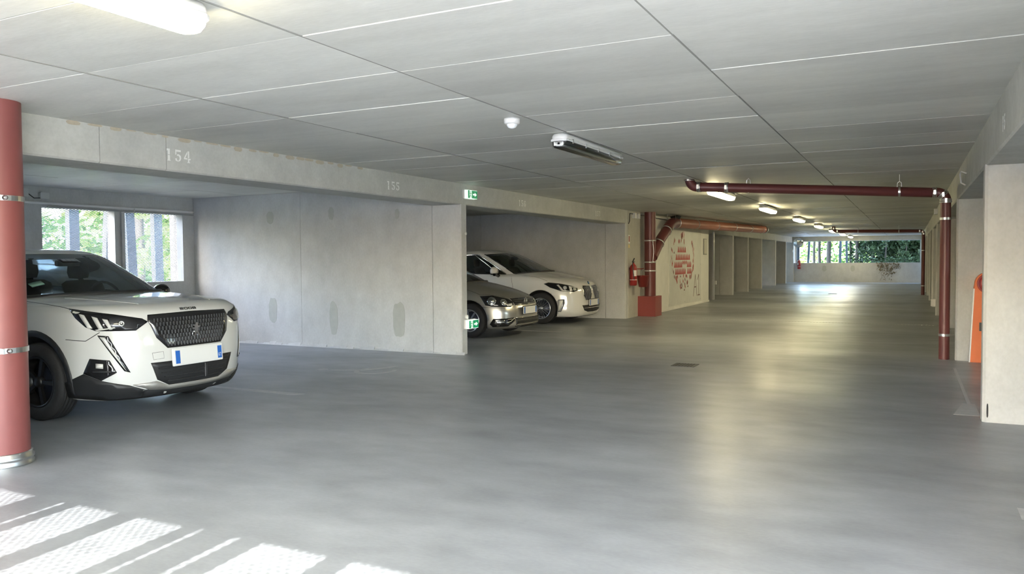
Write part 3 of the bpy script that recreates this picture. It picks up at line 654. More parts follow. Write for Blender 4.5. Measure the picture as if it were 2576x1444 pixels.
# ------------------------------------------------------------------ fire point: extinguisher, bucket, notice
def extinguisher(loc, label, s=1.0, rz=0):
    t = empty('fire_extinguisher', loc, rz, label, 'fire extinguisher', 'fire extinguishers')
    MB().lathe([(0, 0), (.070, 0), (.085, .02), (.085, .40), (.075, .45), (.045, .49), (.026, .505), (.026, .53), (0, .53)], n=28).build('cylinder', M_red, t)
    q = MB(); 
    q.add([(.0866 * math.cos(a), .0866 * math.sin(a), z) for z in (.22, .36) for a in [math.radians(-75 + 10 * k) for k in range(7)]], [(k, k + 1, k + 8, k + 7) for k in range(6)], True); q.build('label_sheet', M_white, t)
    MB().cyl((0, 0, .53), (0, 0, .56), .02, n=12).build('valve', M_black, t)
    q = MB(); q.box(-.012, .012, -.03, .10, .575, .590, Matrix.Rotation(math.radians(32), 3, 'X'), (0, 0, .57)); q.box(-.010, .010, -.02, .10, .550, .562); q.build('handle', M_black, t)
    MB().tube([(0, -.02, .545), (0, -.08, .56), (.02, -.105, .48), (.03, -.10, .30), (.05, -.085, .14)], .010, 8).build('hose', M_black, t)
    MB().lathe([(.085, 0), (.089, 0), (.089, .012), (.085, .012)], (0, 0, .13), (0, 0, 1), 28, False).build('strap', M_white, t)
    MB().box(-.11, -.08, -.03, .03, .36, .42).build('wall_bracket', M_black, t)
    return t
extinguisher((-5.745, 17.70, .76), 'red fire extinguisher with a white label on the concrete wall left of the red bucket')
extinguisher((-5.50, 46.56, .72), 'distant red fire extinguisher on the far parapet under the round mirror', rz=-1.57)
t = empty('fire_bucket', (-5.60, 17.98, .72), 0, 'red fire bucket hanging from a hook beside the extinguisher', 'bucket')
MB().lathe([(0, 0), (.10, 0), (.148, .26), (.155, .26), (.155, .27), (.143, .27), (.097, .01), (0, .01)], n=28).build('pail', M_redbox, t)
MB().tube([(0, -.15, .25), (0, -.12, .36), (0, -.0, .42), (0, .12, .36), (0, .15, .25)], .004, 6).build('handle', M_steel, t)
MB().tube(arc((0, 0, -.02), (0, 1, 0), (0, 0, 1), .03, 0, 340, 12), .005, 6).build('bottom_ring', M_steel, t)
MB().tube([(-5.845, 17.98, 1.145), (-5.60, 17.98, 1.145), (-5.58, 17.98, 1.165)], .010, 8).build('bucket_hook', M_red, label='red wall hook carrying the fire bucket', cat='hook')
t = empty('safety_notice', (-5.836, 17.66, 1.84), 0, 'small red and white safety notice high on the end of the concrete wall', 'notice')
MB().box(0, .004, -.06, .06, -.10, .10).build('plate', M_white, t); MB().box(.004, .006, -.035, .035, -.06, .075).build('symbol', M_red, t); MB().box(0, .004, -.045, .045, -.20, -.12).build('plate', pmat('yellow_sheet', (.75, .6, .25), .5), t)
# cables along the top of the core wall
MB().tube([(-5.825, 17.60, 2.20), (-5.82, 17.66, 2.26), (-5.82, 17.68, 2.44), (-5.82, 19.2, 2.44)], .010, 6).build('cable', M_black, label='dark cable running up and along the top of the concrete wall by the extinguisher', cat='cable')
MB().tube([(-5.70, 19.3, 2.40), (-5.70, 25.3, 2.36)], .012, 6).build('cable', M_black, label='dark cable along the top of the cream wall', cat='cable')
for k, y in enumerate((17.95, 18.25)): MB().box(-5.836, -5.76, y - .05, y + .05, 2.34, 2.46).build('junction_box', M_plastic, label=['left one of two white junction boxes high on the concrete wall above the extinguisher', 'right one of two white junction boxes, nearer the thick red pipe'][k], cat='junction box', group='junction boxes above the extinguisher')
# dark door frame and post beyond the cream wall
MB().bbox(-5.86, -5.80, 26.42, 26.50, 0, 2.25, .008).build('door_frame_post', M_steel, label='grey steel post at the far side of the dark doorway', cat='post')
MB().box(-5.845, -5.77, 26.61, 26.72, .50, .62).build('wall_box', M_plastic, label='white box low on the wall end beyond the dark doorway', cat='box') 

# ------------------------------------------------------------------ exit signs on the first wall end
def exit_sign(loc, label, tilt=0.0):
    t = empty('exit_sign', loc, 0, label, 'exit sign', 'green exit signs on the wall end')
    t.rotation_euler = (tilt, 0, 0)
    MB().bbox(0.0, .03, -.14, .16, -.07, .07, .008, 'x').build('back_plate', M_plastic, t)
    MB().bbox(.03, .085, -.135, .145, -.062, .062, .006, 'x').build('light_box', M_lit, t)
    MB().box(.0851, .0865, -.02, .143, -.056, .056).build('green_panel', M_green, t)
    MB().box(.0851, .0865, -.13, -.085, -.056, .056).build('green_panel', M_green, t)
    MB().prism([(.01, .012), (.065, .012), (.065, .032), (.125, 0), (.065, -.032), (.065, -.012), (.01, -.012)], (.0867, 0, 0), (0, 1, 0), (0, 0, 1), (.0008, 0, 0)).build('arrow', M_lit, t)
    q = MB(); q.lathe([(.009, 0), (.009, .001), (0, .001)], (.0855, -.052, .042), (1, 0, 0), 10)
    strokes(q, [(-.052, .03, -.060, -.005), (-.060, -.005, -.040, -.045), (-.060, -.005, -.075, -.030), (-.075, -.03, -.082, -.05), (-.056, .022, -.035, .008), (-.056, .022, -.078, .010)], .009, (.0853, 0, 0), (0, 1, 0), (0, 0, 1), (.0012, 0, 0))
    q.build('running_figure', M_green, t)
    MB().tube([(.02, -.05, .07), (.02, -.05, .11), (.0, -.05, .115)], .005, 6).build('cable', M_steel, t)
exit_sign((-5.849, 10.17, 2.355), 'green exit sign with an arrow on the beam above the first wall end')
exit_sign((-5.849, 10.17, .44), 'green exit sign with an arrow low on the first wall end')
MB().lathe([(0, 0), (.02, 0), (.022, .012), (0, .016)], (-5.848, 10.10, 1.78), (1, 0, 0), 12).build('cable_cap', M_white, cw[9.97])
MB().lathe([(0, 0), (.03, 0), (.03, .03), (0, .036)], (-5.848, 10.09, .55), (1, 0, 0), 12).build('cable_cap', M_white, cw[9.97])
MB().box(.46, .558, 20.99, 21.17, .22, .38).build('exit_light', M_plastic, label='white emergency light low on the right wall end behind the near red pipe', cat='light')
MB().box(.49, .56, 20.35, 20.55, 2.35, 2.47).build('exit_light', M_plastic, label='white emergency light high on the right beam behind the near red pipe', cat='light')
# hook on the right beam
q = MB(); q.tube([(.555, 10.10, 2.31), (.50, 10.10, 2.335), (.49, 10.05, 2.30), (.50, 10.0, 2.20), (.54, 9.97, 2.17)], .009, 8); q.build('cable_hook', M_plastic, label='small white cable hook on the right beam', cat='hook')

# ------------------------------------------------------------------ stencilled bay numbers on the left beam
DG = {'1': [[(0.2, 1), (.62, 1), (.62, .52), (.36, .52), (.36, .86), (.2, .80)], [(.36, .47), (.62, .47), (.62, .08), (.74, .0), (.24, .0), (.36, .08)]],
 '5': [[(.12, 1), (.86, 1), (.86, .84), (.26, .84), (.26, .62), (.12, .55)], [(.34, .60), (.60, .64), (.86, .50), (.90, .30), (.80, .10), (.52, 0), (.52, .10), (.66, .20), (.68, .36), (.56, .50), (.34, .50)], [(.44, 0), (.14, .08), (.10, .26), (.30, .28), (.34, .14), (.44, .10)]],
 '4': [[(.60, 1), (.80, 1), (.80, .42), (.60, .42), (.60, .70)], [(.52, .96), (.05, .38), (.05, .28), (.52, .28), (.52, .40), (.24, .40), (.52, .76)], [(.60, .38), (.98, .38), (.98, .26), (.80, .26), (.80, .08), (.94, 0), (.46, 0), (.60, .08)]],
 '6': [[(.46, 1), (.20, .84), (.10, .50), (.16, .16), (.46, 0), (.46, .12), (.34, .28), (.32, .52), (.34, .78), (.46, .90)], [(.54, 1), (.84, .88), (.86, .74), (.66, .72), (.54, .90)], [(.54, .60), (.80, .52), (.90, .30), (.80, .10), (.54, 0), (.54, .10), (.66, .20), (.66, .40), (.54, .50)]],
 '7': [[(.08, 1), (.92, 1), (.92, .84), (.08, .84)], [(.70, .80), (.92, .80), (.58, .0), (.34, .0)]]}
def number(txt, y, z, h, sp, w):
    for i, ch in enumerate(txt):
        q = MB()
        for poly in DG[ch]: q.prism([(y + i * sp + a * w, z + b * h) for a, b in poly], (XL + .0005, 0, 0), (0, 1, 0), (0, 0, 1), (.0012, 0, 0))
        q.build('painted_digit', M_white, bl)
number('154', 4.858, 2.292, .105, .098, .080)
number('155', 8.15, 2.285, .105, .100, .080)
number('156', 11.88, 2.285, .105, .100, .080)
number('157', 15.50, 2.285, .105, .100, .080)
q = MB()
for i in range(2):
    y = 6.35 - i * .10
    for poly in DG['1'] if i == 0 else DG['5']: q.prism([(y - a * .062, 2.24 + b * .105) for a, b in poly], (XR - .0005, 0, 0), (0, 1, 0), (0, 0, 1), (-.0012, 0, 0))
q.build('painted_digit', M_white, br)

# ------------------------------------------------------------------ conduit and boxes over the meshed window
xw = XBL
q = MB().tube([(xw + .03, 3.4, 2.27), (xw + .03, 9.93, 2.265)], .020, 10); q.build('conduit', M_plastic, label='white conduit running along the wall above the meshed window', cat='conduit')
MB().tube([(xw + .025, 7.3, 2.215), (xw + .025, 9.93, 2.215)], .012, 8).build('conduit', pmat('grey_conduit', (.35, .36, .35), .5), label='thin grey conduit under the white one above the meshed window', cat='conduit')
for y, z, a, b, lab in ((6.93, 2.40, .16, .12, 'pale emergency light box on the wall behind the thick red pipe'), (7.27, 2.375, .09, .09, 'small square junction box above the left end of the meshed window')):
    MB().bbox(xw, xw + .06, y - a / 2 - .04, y + a / 2, z - b / 2, z + b / 2, .01, 'x').build('junction_box', pmat('box_grey', (.55, .56, .55), .5), label=lab, cat='junction box')
MB().tube([(xw + .04, 7.0, 2.40), (xw + .04, 7.10, 2.33), (xw + .04, 7.22, 2.34)], .007, 6).build('cable', M_black, label='dark cable looping between the two boxes above the meshed window', cat='cable')
MB().tube([(xw + .05, 8.75, 2.26), (xw + .06, 8.72, 2.20), (xw + .06, 8.60, 2.19), (xw + .06, 8.50, 2.19)], .009, 6).build('cable', M_plastic, label='short white cable hanging at the window mullion', cat='cable')

# ------------------------------------------------------------------ round mirror at the far left corner
t = empty('round_mirror', (-5.50, 46.20, 2.12), 0, 'round convex safety mirror under the ceiling at the far left corner', 'mirror')
MB().lathe([(0, .07), (.10, .062), (.19, .04), (.25, 0)], (0, 0, .06), (.15, -1, -.25), 28).build('mirror_face', pmat('mirror', (.8, .82, .8), .08, metal=1.0), t)
MB().lathe([(.25, -.02), (.27, -.015), (.27, .01), (.25, .012)], (0, 0, .06), (.15, -1, -.25), 28).build('rim', M_plastic, t)
MB().tube([(0, .03, .06), (0, .22, .12), (0, .25, .38)], .018, 8).build('arm', M_steel, t)
MB().box(-5.85, -5.80, 46.42, 46.50, 1.66, 1.80).build('switch_box', M_white, label='small white box on the far concrete column beside the round mirror', cat='box')

# ------------------------------------------------------------------ orange barrier board by the second right column
t = empty('barrier_cabinet', (.70, 11.88, 0), 0, 'orange tapered barrier board with a round red hub leaning behind the right column', 'barrier')
P = [(.02, .005), (.46, .005), (.40, .95), (.36, 1.10)] + [(.22 + .155 * math.cos(math.radians(a)), 1.03 + .155 * math.sin(math.radians(a))) for a in range(30, 181, 15)] + [(.055, .95)]
MB().prism(P, (0, 0, 0), (1, 0, 0), (0, 0, 1), (0, .14, 0)).build('body', M_orange, t)
MB().prism([(.008, .005), (.022, .005), (.064, .97), (.050, .97)], (0, -.004, 0), (1, 0, 0), (0, 0, 1), (0, .15, 0)).build('edge_strip', M_white, t)
q = MB(); q.lathe([(.125, 0), (.130, .02), (.118, .03), (.105, .02), (.10, .012), (.06, .012), (.055, .03), (0, .032)], (.215, 0, 1.04), (0, -1, 0), 28); q.build('hub', M_red, t)
MB().box(.12, .20, -.02, .0, .42, .53).build('latch', M_black, t)

# ------------------------------------------------------------------ floor markings and grates
def mark(poly, name='painted_line'): MB().prism(poly, (0, 0, 0.0004), (1, 0, 0), (0, 1, 0), (0, 0, .0012)).build(name, M_paint, fl)
mark([(-8.3, 6.26), (-5.72, 6.28), (-5.66, 6.38), (-8.3, 6.36)])
mark([(-9.0, 13.72), (-5.92, 13.84), (-5.92, 13.93), (-9.0, 13.82)])
mark([(.36, 7.93), (.565, 7.93), (.565, 8.55), (.46, 8.55)]); mark([(.545, 4.9), (2.6, 4.95), (2.6, 5.06), (.545, 5.12)])
mark([(.50, 8.55), (.53, 8.55), (.53, 11.2), (.50, 11.2)])
# wheelchair symbol, worn
def ringp(cx, cy, r0, r1, a0, a1, n=18, sx=1, sy=1):
    A = [math.radians(a0 + (a1 - a0) * k / n) for k in range(n + 1)]
    return [(cx + r1 * sx * math.cos(a), cy + r1 * sy * math.sin(a)) for a in A] + [(cx + r0 * sx * math.cos(a), cy + r0 * sy * math.sin(a)) for a in A[::-1]]
q = MB()
q.prism(ringp(-6.03, 8.12, .20, .26, 150, 395, 20, 1.0, 1.15), (0, 0, .0004), (1, 0, 0), (0, 1, 0), (0, 0, .0012))
q.prism([(-6.62, 7.95), (-6.56, 7.92), (-6.22, 8.06), (-6.24, 8.12)], (0, 0, .0004), (1, 0, 0), (0, 1, 0), (0, 0, .0012))
q.prism([(-6.26, 8.06), (-6.20, 8.04), (-6.06, 8.28), (-5.98, 8.56), (-6.05, 8.58), (-6.14, 8.32)], (0, 0, .0004), (1, 0, 0), (0, 1, 0), (0, 0, .0012))
q.prism(ringp(-6.72, 7.92, 0.01, .07, 0, 350), (0, 0, .0004), (1, 0, 0), (0, 1, 0), (0, 0, .0012))
q.build('wheelchair_symbol', M_paint, fl)
def grate(x, y, label, w=.30):
    t = empty('floor_drain', (x, y, 0), 0, label, 'drain', 'floor drains in the aisle')
    MB().box(-w / 2, w / 2, -w / 2, w / 2, 0.0003, .002).build('sump', M_dark, t)
    q = MB(); b = .02
    for a in ((-w / 2, w / 2, -w / 2, -w / 2 + b), (-w / 2, w / 2, w / 2 - b, w / 2), (-w / 2, -w / 2 + b, -w / 2 + b, w / 2 - b), (w / 2 - b, w / 2, -w / 2 + b, w / 2 - b)): q.box(*a, 0.001, .006)
    q.build('frame', M_black, t)
    for k in range(7):
        xx = -w / 2 + .035 + k * (w - .07) / 6; MB().box(xx - .009, xx + .009, -w / 2 + b, w / 2 - b, .0015, .005).build('bar', M_black, t)
grate(-2.60, 10.16, 'small dark floor drain in the middle of the aisle'); grate(-2.57, 32.0, 'distant dark floor drain near the far end of the aisle')
q = MB()
for k in range(96):
    x = -5.5 + k * .0625; q.box(x - .014, x + .014, 17.98 - .014, 17.98 + .014, .0003, .004)
q.build('joint_studs', M_paint, fl, kind='stuff')
MB().box(-5.84, .55, 18.03, 18.045, .0002, .0012).build('floor_joint', pmat('joint_dark', (.16, .155, .14), .7), fl)
# ivy creeping over the far parapet
iv = MB(); r = random.Random(9)
t = empty('ivy', (-1.0, 46.65, 1.06), 0, 'dry ivy creeping down the inside of the far parapet', 'plant')
for k in range(9):
    P = [Vector((r.uniform(-.5, .5), .03, .03))]; n = r.randint(4, 10)
    for j in range(n): P.append(P[-1] + Vector((r.uniform(-.09, .11), 0, -.10)))
    for j, p in enumerate(P): P[j] = Vector((p.x, .025, p.z))
    iv.tube(P, .006, 5)
iv.build('stems', M_bark, t)
vs = []; fs = []
for k in range(190):
    z = -abs(r.gauss(0, .42)); w = .55 * (1 + z * .75) + .05
    if z < -.95: continue
    x = r.uniform(-1, 1) * max(w, .08); s_ = r.uniform(.015, .035); a = r.uniform(0, 6.28); b = len(vs)
    for q_ in range(4): vs.append((x + s_ * math.cos(a + q_ * 1.57), .018 + r.uniform(-.02, 0.0), z + s_ * math.sin(a + q_ * 1.57)))
    fs.append((b, b + 1, b + 2, b + 3))
MB().add(vs, fs).build('leaves', pmat('ivy_leaf', (.14, .11, .06), .7, noise=.3), t, kind='stuff')
# ------------------------------------------------------------------ cars
from mathutils.geometry import delaunay_2d_cdt
def crs(P, sub):
    # centripetal-ish Catmull-Rom through rows of points P (k, ..., 3)
    P = np.asarray(P, float); k = len(P); out = []
    ext = np.concatenate([2 * P[:1] - P[1:2], P, 2 * P[-1:] - P[-2:-1]])
    for i in range(k - 1):
        p0, p1, p2, p3 = ext[i], ext[i + 1], ext[i + 2], ext[i + 3]
        d1 = np.linalg.norm(p2 - p1, axis=-1, keepdims=True) + 1e-6
        d0 = np.linalg.norm(p1 - p0, axis=-1, keepdims=True) + 1e-6; d2 = np.linalg.norm(p3 - p2, axis=-1, keepdims=True) + 1e-6
        m1 = ((p1 - p0) / d0 * d1 + (p2 - p1) / d1 * d0) / (d0 + d1) * d1
        m2 = ((p2 - p1) / d1 * d2 + (p3 - p2) / d2 * d1) / (d1 + d2) * d1
        for j in range(sub):
            t = j / sub; t2 = t * t; t3 = t2 * t
            out.append((2 * t3 - 3 * t2 + 1) * p1 + (t3 - 2 * t2 + t) * m1 + (-2 * t3 + 3 * t2) * p2 + (t3 - t2) * m2)
    out.append(P[-1]); return np.array(out)
XK = [0, .01, .05, .15, .34, .60]; YK = [0, .30, .58, .80, .93, .985]
TK = [.10, .26, .42, .58, .74, .90]; YK2 = [1.0, 1.0, 1.0, 1.0, .995, .965]
def carrow(F, k, W_, R, zl, yk=None, rk=1.0, crown=0.0):
    xs = [F - a * k for a in XK]; ys = list(yk or YK)
    xr = [R + .30 * rk, R + .06 * rk, R]; x5 = xs[5]
    xs += [x5 + (xr[0] - x5) * t for t in TK] + xr; ys += YK2 + [.88, .55, 0]
    zx = [p[0] for p in zl][::-1]; zz = [p[1] for p in zl][::-1]
    return [(x, y * W_, float(np.interp(x, zx, zz)) + crown * (1 - y * y)) for x, y in zip(xs, ys)]
SU, SV = 6, 5
def sheet(rows, su=SU, sv=SV):
    G = np.array(rows)                       # rows x cols x 3
    G = crs(G, sv); G = np.swapaxes(crs(np.swapaxes(G, 0, 1), su), 0, 1); G[:, 0, 1] = 0; G[:, -1, 1] = 0
    return G
def fullring(G):
    # mirror to a closed loop of 2*(n-1) points
    L_ = G[:, 1:-1][:, ::-1].copy(); L_[:, :, 1] *= -1
    return np.concatenate([G, L_], axis=1)
def loopmesh(R, smooth=True, close_top=False, close_bot=False, cols=None):
    k, n = R.shape[:2]; q = MB(); vs = [tuple(p) for r in R for p in r]; h = n // 2
    fs = [(j * n + i, j * n + (i + 1) % n, (j + 1) * n + (i + 1) % n, (j + 1) * n + i) for j in range(k - 1) for i in range(n)]
    q.add(vs, fs, smooth)
    for flag, b in ((close_bot, 0), (close_top, (k - 1) * n)):
        if flag:
            f2 = []
            for i in range(h):
                a, c = b + i, b + i + 1; d, e = b + (n - i - 1) % n if i >= 0 else b, b + (n - i) % n
                if i == 0: f2.append((a, c, b + n - 1))
                elif i == h - 1: f2.append((a, b + h, b + n - i))
                else: f2.append((a, c, b + n - i - 1, b + n - i))
            q.f += f2; q.m += [0] * len(f2); q.sm += [smooth] * len(f2)
    return q
def bvh_of(q): return BVHTree.FromPolygons([Vector(v) for v in q.v], q.f)
def densify(P, s):
    out = []
    for i, a in enumerate(P):
        b = P[(i + 1) % len(P)]; l = math.hypot(b[0] - a[0], b[1] - a[1]); n = max(1, int(math.ceil(l / s)))
        for j in range(n): out.append((a[0] + (b[0] - a[0]) * j / n, a[1] + (b[1] - a[1]) * j / n))
    return out
def inpoly(x, y, P):
    c = False; j = len(P) - 1
    for i in range(len(P)):
        if (P[i][1] > y) != (P[j][1] > y) and x < (P[j][0] - P[i][0]) * (y - P[i][1]) / (P[j][1] - P[i][1]) + P[i][0]: c = not c
        j = i
    return c
def patch(bvh, poly3, d, off=.004, s=.045, side=1, skirt=.006, q=None, smooth=True):
    # conform a polygon, given by car-space points (x, y, z), to the body along direction d (pointing outwards)
    d = Vector(d).normalized(); u = Vector((-d.y, d.x, 0)).normalized(); v = u.cross(d) * -1
    if v.z < 0: v = -v
    P = densify([(Vector(p).dot(u), Vector(p).dot(v)) for p in poly3], s)
    xs = [p[0] for p in P]; ys = [p[1] for p in P]; I = []
    x = min(xs) + s * .5
    while x < max(xs):
        y = min(ys) + s * .5
        while y < max(ys):
            if inpoly(x, y, P) and min((x - a) ** 2 + (y - b) ** 2 for a, b in P) > (s * .45) ** 2: I.append((x, y))
            y += s
        x += s
    n = len(P); r = delaunay_2d_cdt([Vector(p) for p in P + I], [], [list(range(n))], 1, 1e-6)
    vo, fo = r[0], r[2]; top = []; bot = []
    far_ = max(Vector(p).dot(d) for p in poly3) + 1.5
    for w in vo:
        o = u * w.x + v * w.y + d * far_; h = bvh.ray_cast(o, -d)
        if h[0] is None:
            o2 = u * w.x + v * w.y + d * (sum(Vector(p).dot(d) for p in poly3) / len(poly3)); h = bvh.find_nearest(o2)
        nn = h[1] if h[1].dot(d) > 0 else -h[1]
        top.append(h[0] + nn * off); bot.append(h[0] - nn * skirt)
    m_ = len(top); cnt = {}
    for f in fo:
        for a, b in zip(f, f[1:] + f[:1]): cnt.setdefault((min(a, b), max(a, b)), []).append((a, b))
    fs = [tuple(f) for f in fo]
    for k_, e in cnt.items():
        if len(e) == 1: a, b = e[0]; fs.append((b, a, a + m_, b + m_))
    q = q or MB(); vs = top + bot
    if side < 0: vs = [Vector((p.x, -p.y, p.z)) for p in vs]
    return q.add(vs, fs, smooth)
def mir(P): return [(x, -y, z) for x, y, z in P]

M_whitecar = pmat('white_car_paint', (0.68, 0.68, 0.665), 0.22, spec=.5, coat=1.0)
M_silver = pmat('silver_car_paint', (0.50, 0.49, 0.46), 0.3, metal=.75, coat=1.0)
M_pearl = pmat('pearl_white_car_paint', (0.70, 0.70, 0.68), 0.2, coat=1.0)
M_bumper = pmat('black_cladding', (0.018, 0.019, 0.021), 0.5)
M_gloss = pmat('gloss_black', (0.012, 0.012, 0.014), 0.08, coat=.5)
M_tyre = pmat('tyre_rubber', (0.022, 0.022, 0.024), 0.75, noise=.2, nscale=40, bump=.3)
M_rimb = pmat('black_rim', (0.02, 0.02, 0.022), 0.3, metal=.3)
M_rims = pmat('bright_rim', (0.66, 0.68, 0.72), 0.25, metal=.9)
M_chrome = pmat('chrome', (0.86, 0.86, 0.85), 0.12, metal=1.0)
M_greybar = pmat('satin_grey_bar', (0.13, 0.137, 0.15), 0.35, metal=.5)
M_glass = glassmat('car_glass', (0.72, 0.80, 0.77)); M_glassd = glassmat('dark_car_glass', (0.55, 0.60, 0.60))
M_cabin = pmat('cabin_dark', (0.03, 0.03, 0.032), 0.7)
M_seat = pmat('seat_fabric', (0.045, 0.045, 0.048), 0.85); M_seatb = pmat('seat_beige', (0.16, 0.15, 0.13), 0.8)
M_lampgl = glassmat('lamp_lens', (0.75, 0.76, 0.78)); M_lampw = pmat('lamp_white', (0.62, 0.62, 0.60), 0.25, coat=.6)
M_refl = pmat('lamp_reflector', (0.75, 0.75, 0.74), 0.15, metal=1.0)
M_platew = pmat('plate_white', (0.78, 0.78, 0.77), 0.4); M_plateb = pmat('plate_blue', (0.02, 0.13, 0.50), 0.4)
M_sticker = pmat('sticker_green', (0.25, 0.45, 0.36), 0.5)

def wheel_proto(r, w, rim, kind):
    # axis along y, outer side towards -y, centre at the origin
    t = MB(); h = w / 2; g = []
    prof = [(rim, -h * .75), (rim + .015, -h * .92), (rim + (r - rim) * .5, -h), (r - .035, -h * .93), (r - .012, -h * .80), (r - .003, -h * .55)]
    for k in range(4):
        y = -h * .5 + k * h * .333; prof += [(r, y - h * .12), (r, y + h * .1), (r - .006, y + h * .12), (r - .006, y + h * .18)]
    prof += [(r, h * .75), (r - .02, h * .9), (rim + .05, h), (rim, h * .75)]
    t.lathe(prof, n=56, ax=(0, 1, 0)); ty = t.mesh('tyre', M_tyre)
    q = MB(); mr = M_rimb if kind == 'black' else M_rims
    q.lathe([(rim + .006, -h * .80), (rim + .002, -h * .86), (rim - .014, -h * .84), (rim - .018, -h * .6), (rim - .03, h * .5), (rim * .35, h * .5), (0, h * .5)], n=48, ax=(0, 1, 0)); 
    n = {'black': 5, 'multi': 10, 'steel': 7}[kind]; yo = -h * .78
    for k in range(n):
        a = 2 * math.pi * k / n; c, s_ = math.cos(a), math.sin(a); e = Vector((c, 0, s_)); f = Vector((-s_, 0, c))
        w0, w1 = {'black': (.030, .042), 'multi': (.011, .011), 'steel': (.03, .035)}[kind]
        offs = (0,) if kind != 'multi' else (-.026, .026)
        for of in offs:
            a0 = e * (rim * .16) + f * of * .5; a1 = e * (rim - .008) + f * of
            vs = []
            for p, ww in ((a0, w0), (a1, w1)):
                for dy in (yo + (.012 if p is a0 else 0), yo + .035): vs += [p + f * ww / 2 + Vector((0, dy, 0)), p - f * ww / 2 + Vector((0, dy, 0))]
            q.add(vs, [(0, 1, 5, 4), (2, 6, 7, 3), (0, 4, 6, 2), (1, 3, 7, 5), (0, 2, 3, 1), (4, 5, 7, 6)], False)
    q.lathe([(rim * .22, yo + .05), (rim * .22, yo + .008), (rim * .12, yo - .004), (0, yo - .006)], n=20, ax=(0, 1, 0))
    rm_ = q.mesh('rim', mr)
    b = MB().lathe([(rim * .8, h * .1), (rim * .8, h * .05), (0, h * .04)], n=32, ax=(0, 1, 0)).mesh('brake_disc', pmat('brake_metal', (.05, .06, .09), .4, metal=.6))
    return ty, rm_, b
def add_wheels(car, xf, xr, yc, r, w, rim, kind, steer=0):
    ty, rm_, b = wheel_proto(r, w, rim, kind)
    for x in (xf, xr):
        for s_ in (-1, 1):
            o = bpy.data.objects.new('wheel', ty); COL.objects.link(o); o.parent = car; o.location = (x, s_ * yc, r); o.rotation_euler = (0, 0, (0 if s_ < 0 else math.pi) + (steer if x == xf else 0))
            for nm, me in (('rim', rm_), ('brake_disc', b)):
                c = bpy.data.objects.new(nm, me); COL.objects.link(c); c.parent = o
def cutwells(obj, xf, xr, r, yc, W_, depth=.30):
    q = MB(); q.mi = 1
    for x in (xf, xr):
        for s_ in (-1, 1): q.cyl((x, s_ * (W_ - depth), r * 1.02), (x, s_ * (W_ + .3), r * 1.02), r + .055, n=48)
    q.m = [0] * len(q.f); me = q.mesh('cutter', M_bumper); co = bpy.data.objects.new('cutter', me); COL.objects.link(co); co.parent = obj.parent; bpy.context.view_layer.update()
    for ob in (obj, co):
        bm = bmesh.new(); bm.from_mesh(ob.data); bmesh.ops.remove_doubles(bm, verts=bm.verts, dist=1e-4); bmesh.ops.triangulate(bm, faces=bm.faces); bmesh.ops.recalc_face_normals(bm, faces=bm.faces); bm.to_mesh(ob.data); bm.free()
    md = obj.modifiers.new('b', 'BOOLEAN'); md.operation = 'DIFFERENCE'; md.object = co; md.solver = 'EXACT'; md.material_mode = 'TRANSFER'
    dg = bpy.context.evaluated_depsgraph_get(); ev = obj.evaluated_get(dg); nm = bpy.data.meshes.new_from_object(ev, preserve_all_data_layers=True, depsgraph=dg)
    obj.modifiers.clear(); obj.data = nm; bpy.data.objects.remove(co)
def seats(car, xs, z0, mat, head=1.30, wid=.24):
    for x in xs:
        for s_ in (-1, 1):
            q = MB(); y = s_ * .36
            q.lathe([(0, 0), (wid * .8, .0), (wid, .1), (wid * .98, .28), (wid * .7, .36), (0, .37)], (0, 0, 0), (0, 0, 1), 16)
            q.v = [(v[0] * .32 + x - (v[2]) * .25, v[1] + y, v[2] * (head - z0 - .12) / .37 + z0) for v in q.v]
            q.build('seat', mat, car)
            q = MB().lathe([(0, 0), (.11, .01), (.13, .07), (.12, .15), (0, .18)], (0, 0, 0), (0, 0, 1), 14); q.v = [(v[0] * .38 + x - .13, v[1] + y, v[2] + head - .11) for v in q.v]
            q.build('headrest', mat, car)
def car_shell(car, rows, groups, paint, wells, split):
    """rows: body rows (closed shell up to the belt); groups: greenhouse rows; split: column ranges"""
    B = fullring(sheet(rows)); q = loopmesh(B, close_top=True, close_bot=True); bv = bvh_of(q)
    body = q.build('body', [paint, M_bumper], car)
    cutwells(body, *wells)
    for p in body.data.polygons: p.use_smooth = True
    G = sheet(groups, SU, 8); nG = G.shape[0]; top = split['glass_rows'] * 8
    gq = loopmesh(fullring(G)); gb = bvh_of(gq); n = G.shape[1]
    def piece(name, c0, c1, mat, mirror=True, r0=0, r1=None, label=None, th=0.0, off=0.0):
        r1 = top if r1 is None else r1; i0, i1 = int(round(c0 * SU)), int(round(c1 * SU))
        for s_ in ((1, -1) if mirror and not (i0 == 0 or i1 == n - 1) else (1,)):
            g = G[r0:r1 + 1, i0:i1 + 1].copy()
            if i0 == 0:
                l = g[:, 1:][:, ::-1].copy(); l[:, :, 1] *= -1; g = np.concatenate([l, g], 1)
            if i1 == n - 1:
                l = g[:, :-1][:, ::-1].copy(); l[:, :, 1] *= -1; g = np.concatenate([g, l], 1)
            g[:, :, 1] *= s_
            a, b = g.shape[:2]; m_ = MB(); m_.add([tuple(p) for r in g for p in r], [(j * b + i, j * b + i + 1, (j + 1) * b + i + 1, (j + 1) * b + i) for j in range(a - 1) for i in range(b - 1)], True)
            o = m_.build(name, mat, car)
            if label: o['label'] = label
    return B, bv, G, gb, piece
def iso(G, row, c0, c1, side=1, out=.004):
    i0, i1 = int(round(c0 * SU)), int(round(c1 * SU)); return [Vector((p[0], side * (p[1] + out), p[2])) for p in G[row, i0:i1 + 1]]
def isoc(G, col, r0, r1, side=1, out=.004):
    return [Vector((p[0], side * (p[1] + out), p[2])) for p in G[r0:r1 + 1, int(round(col * SU))]]
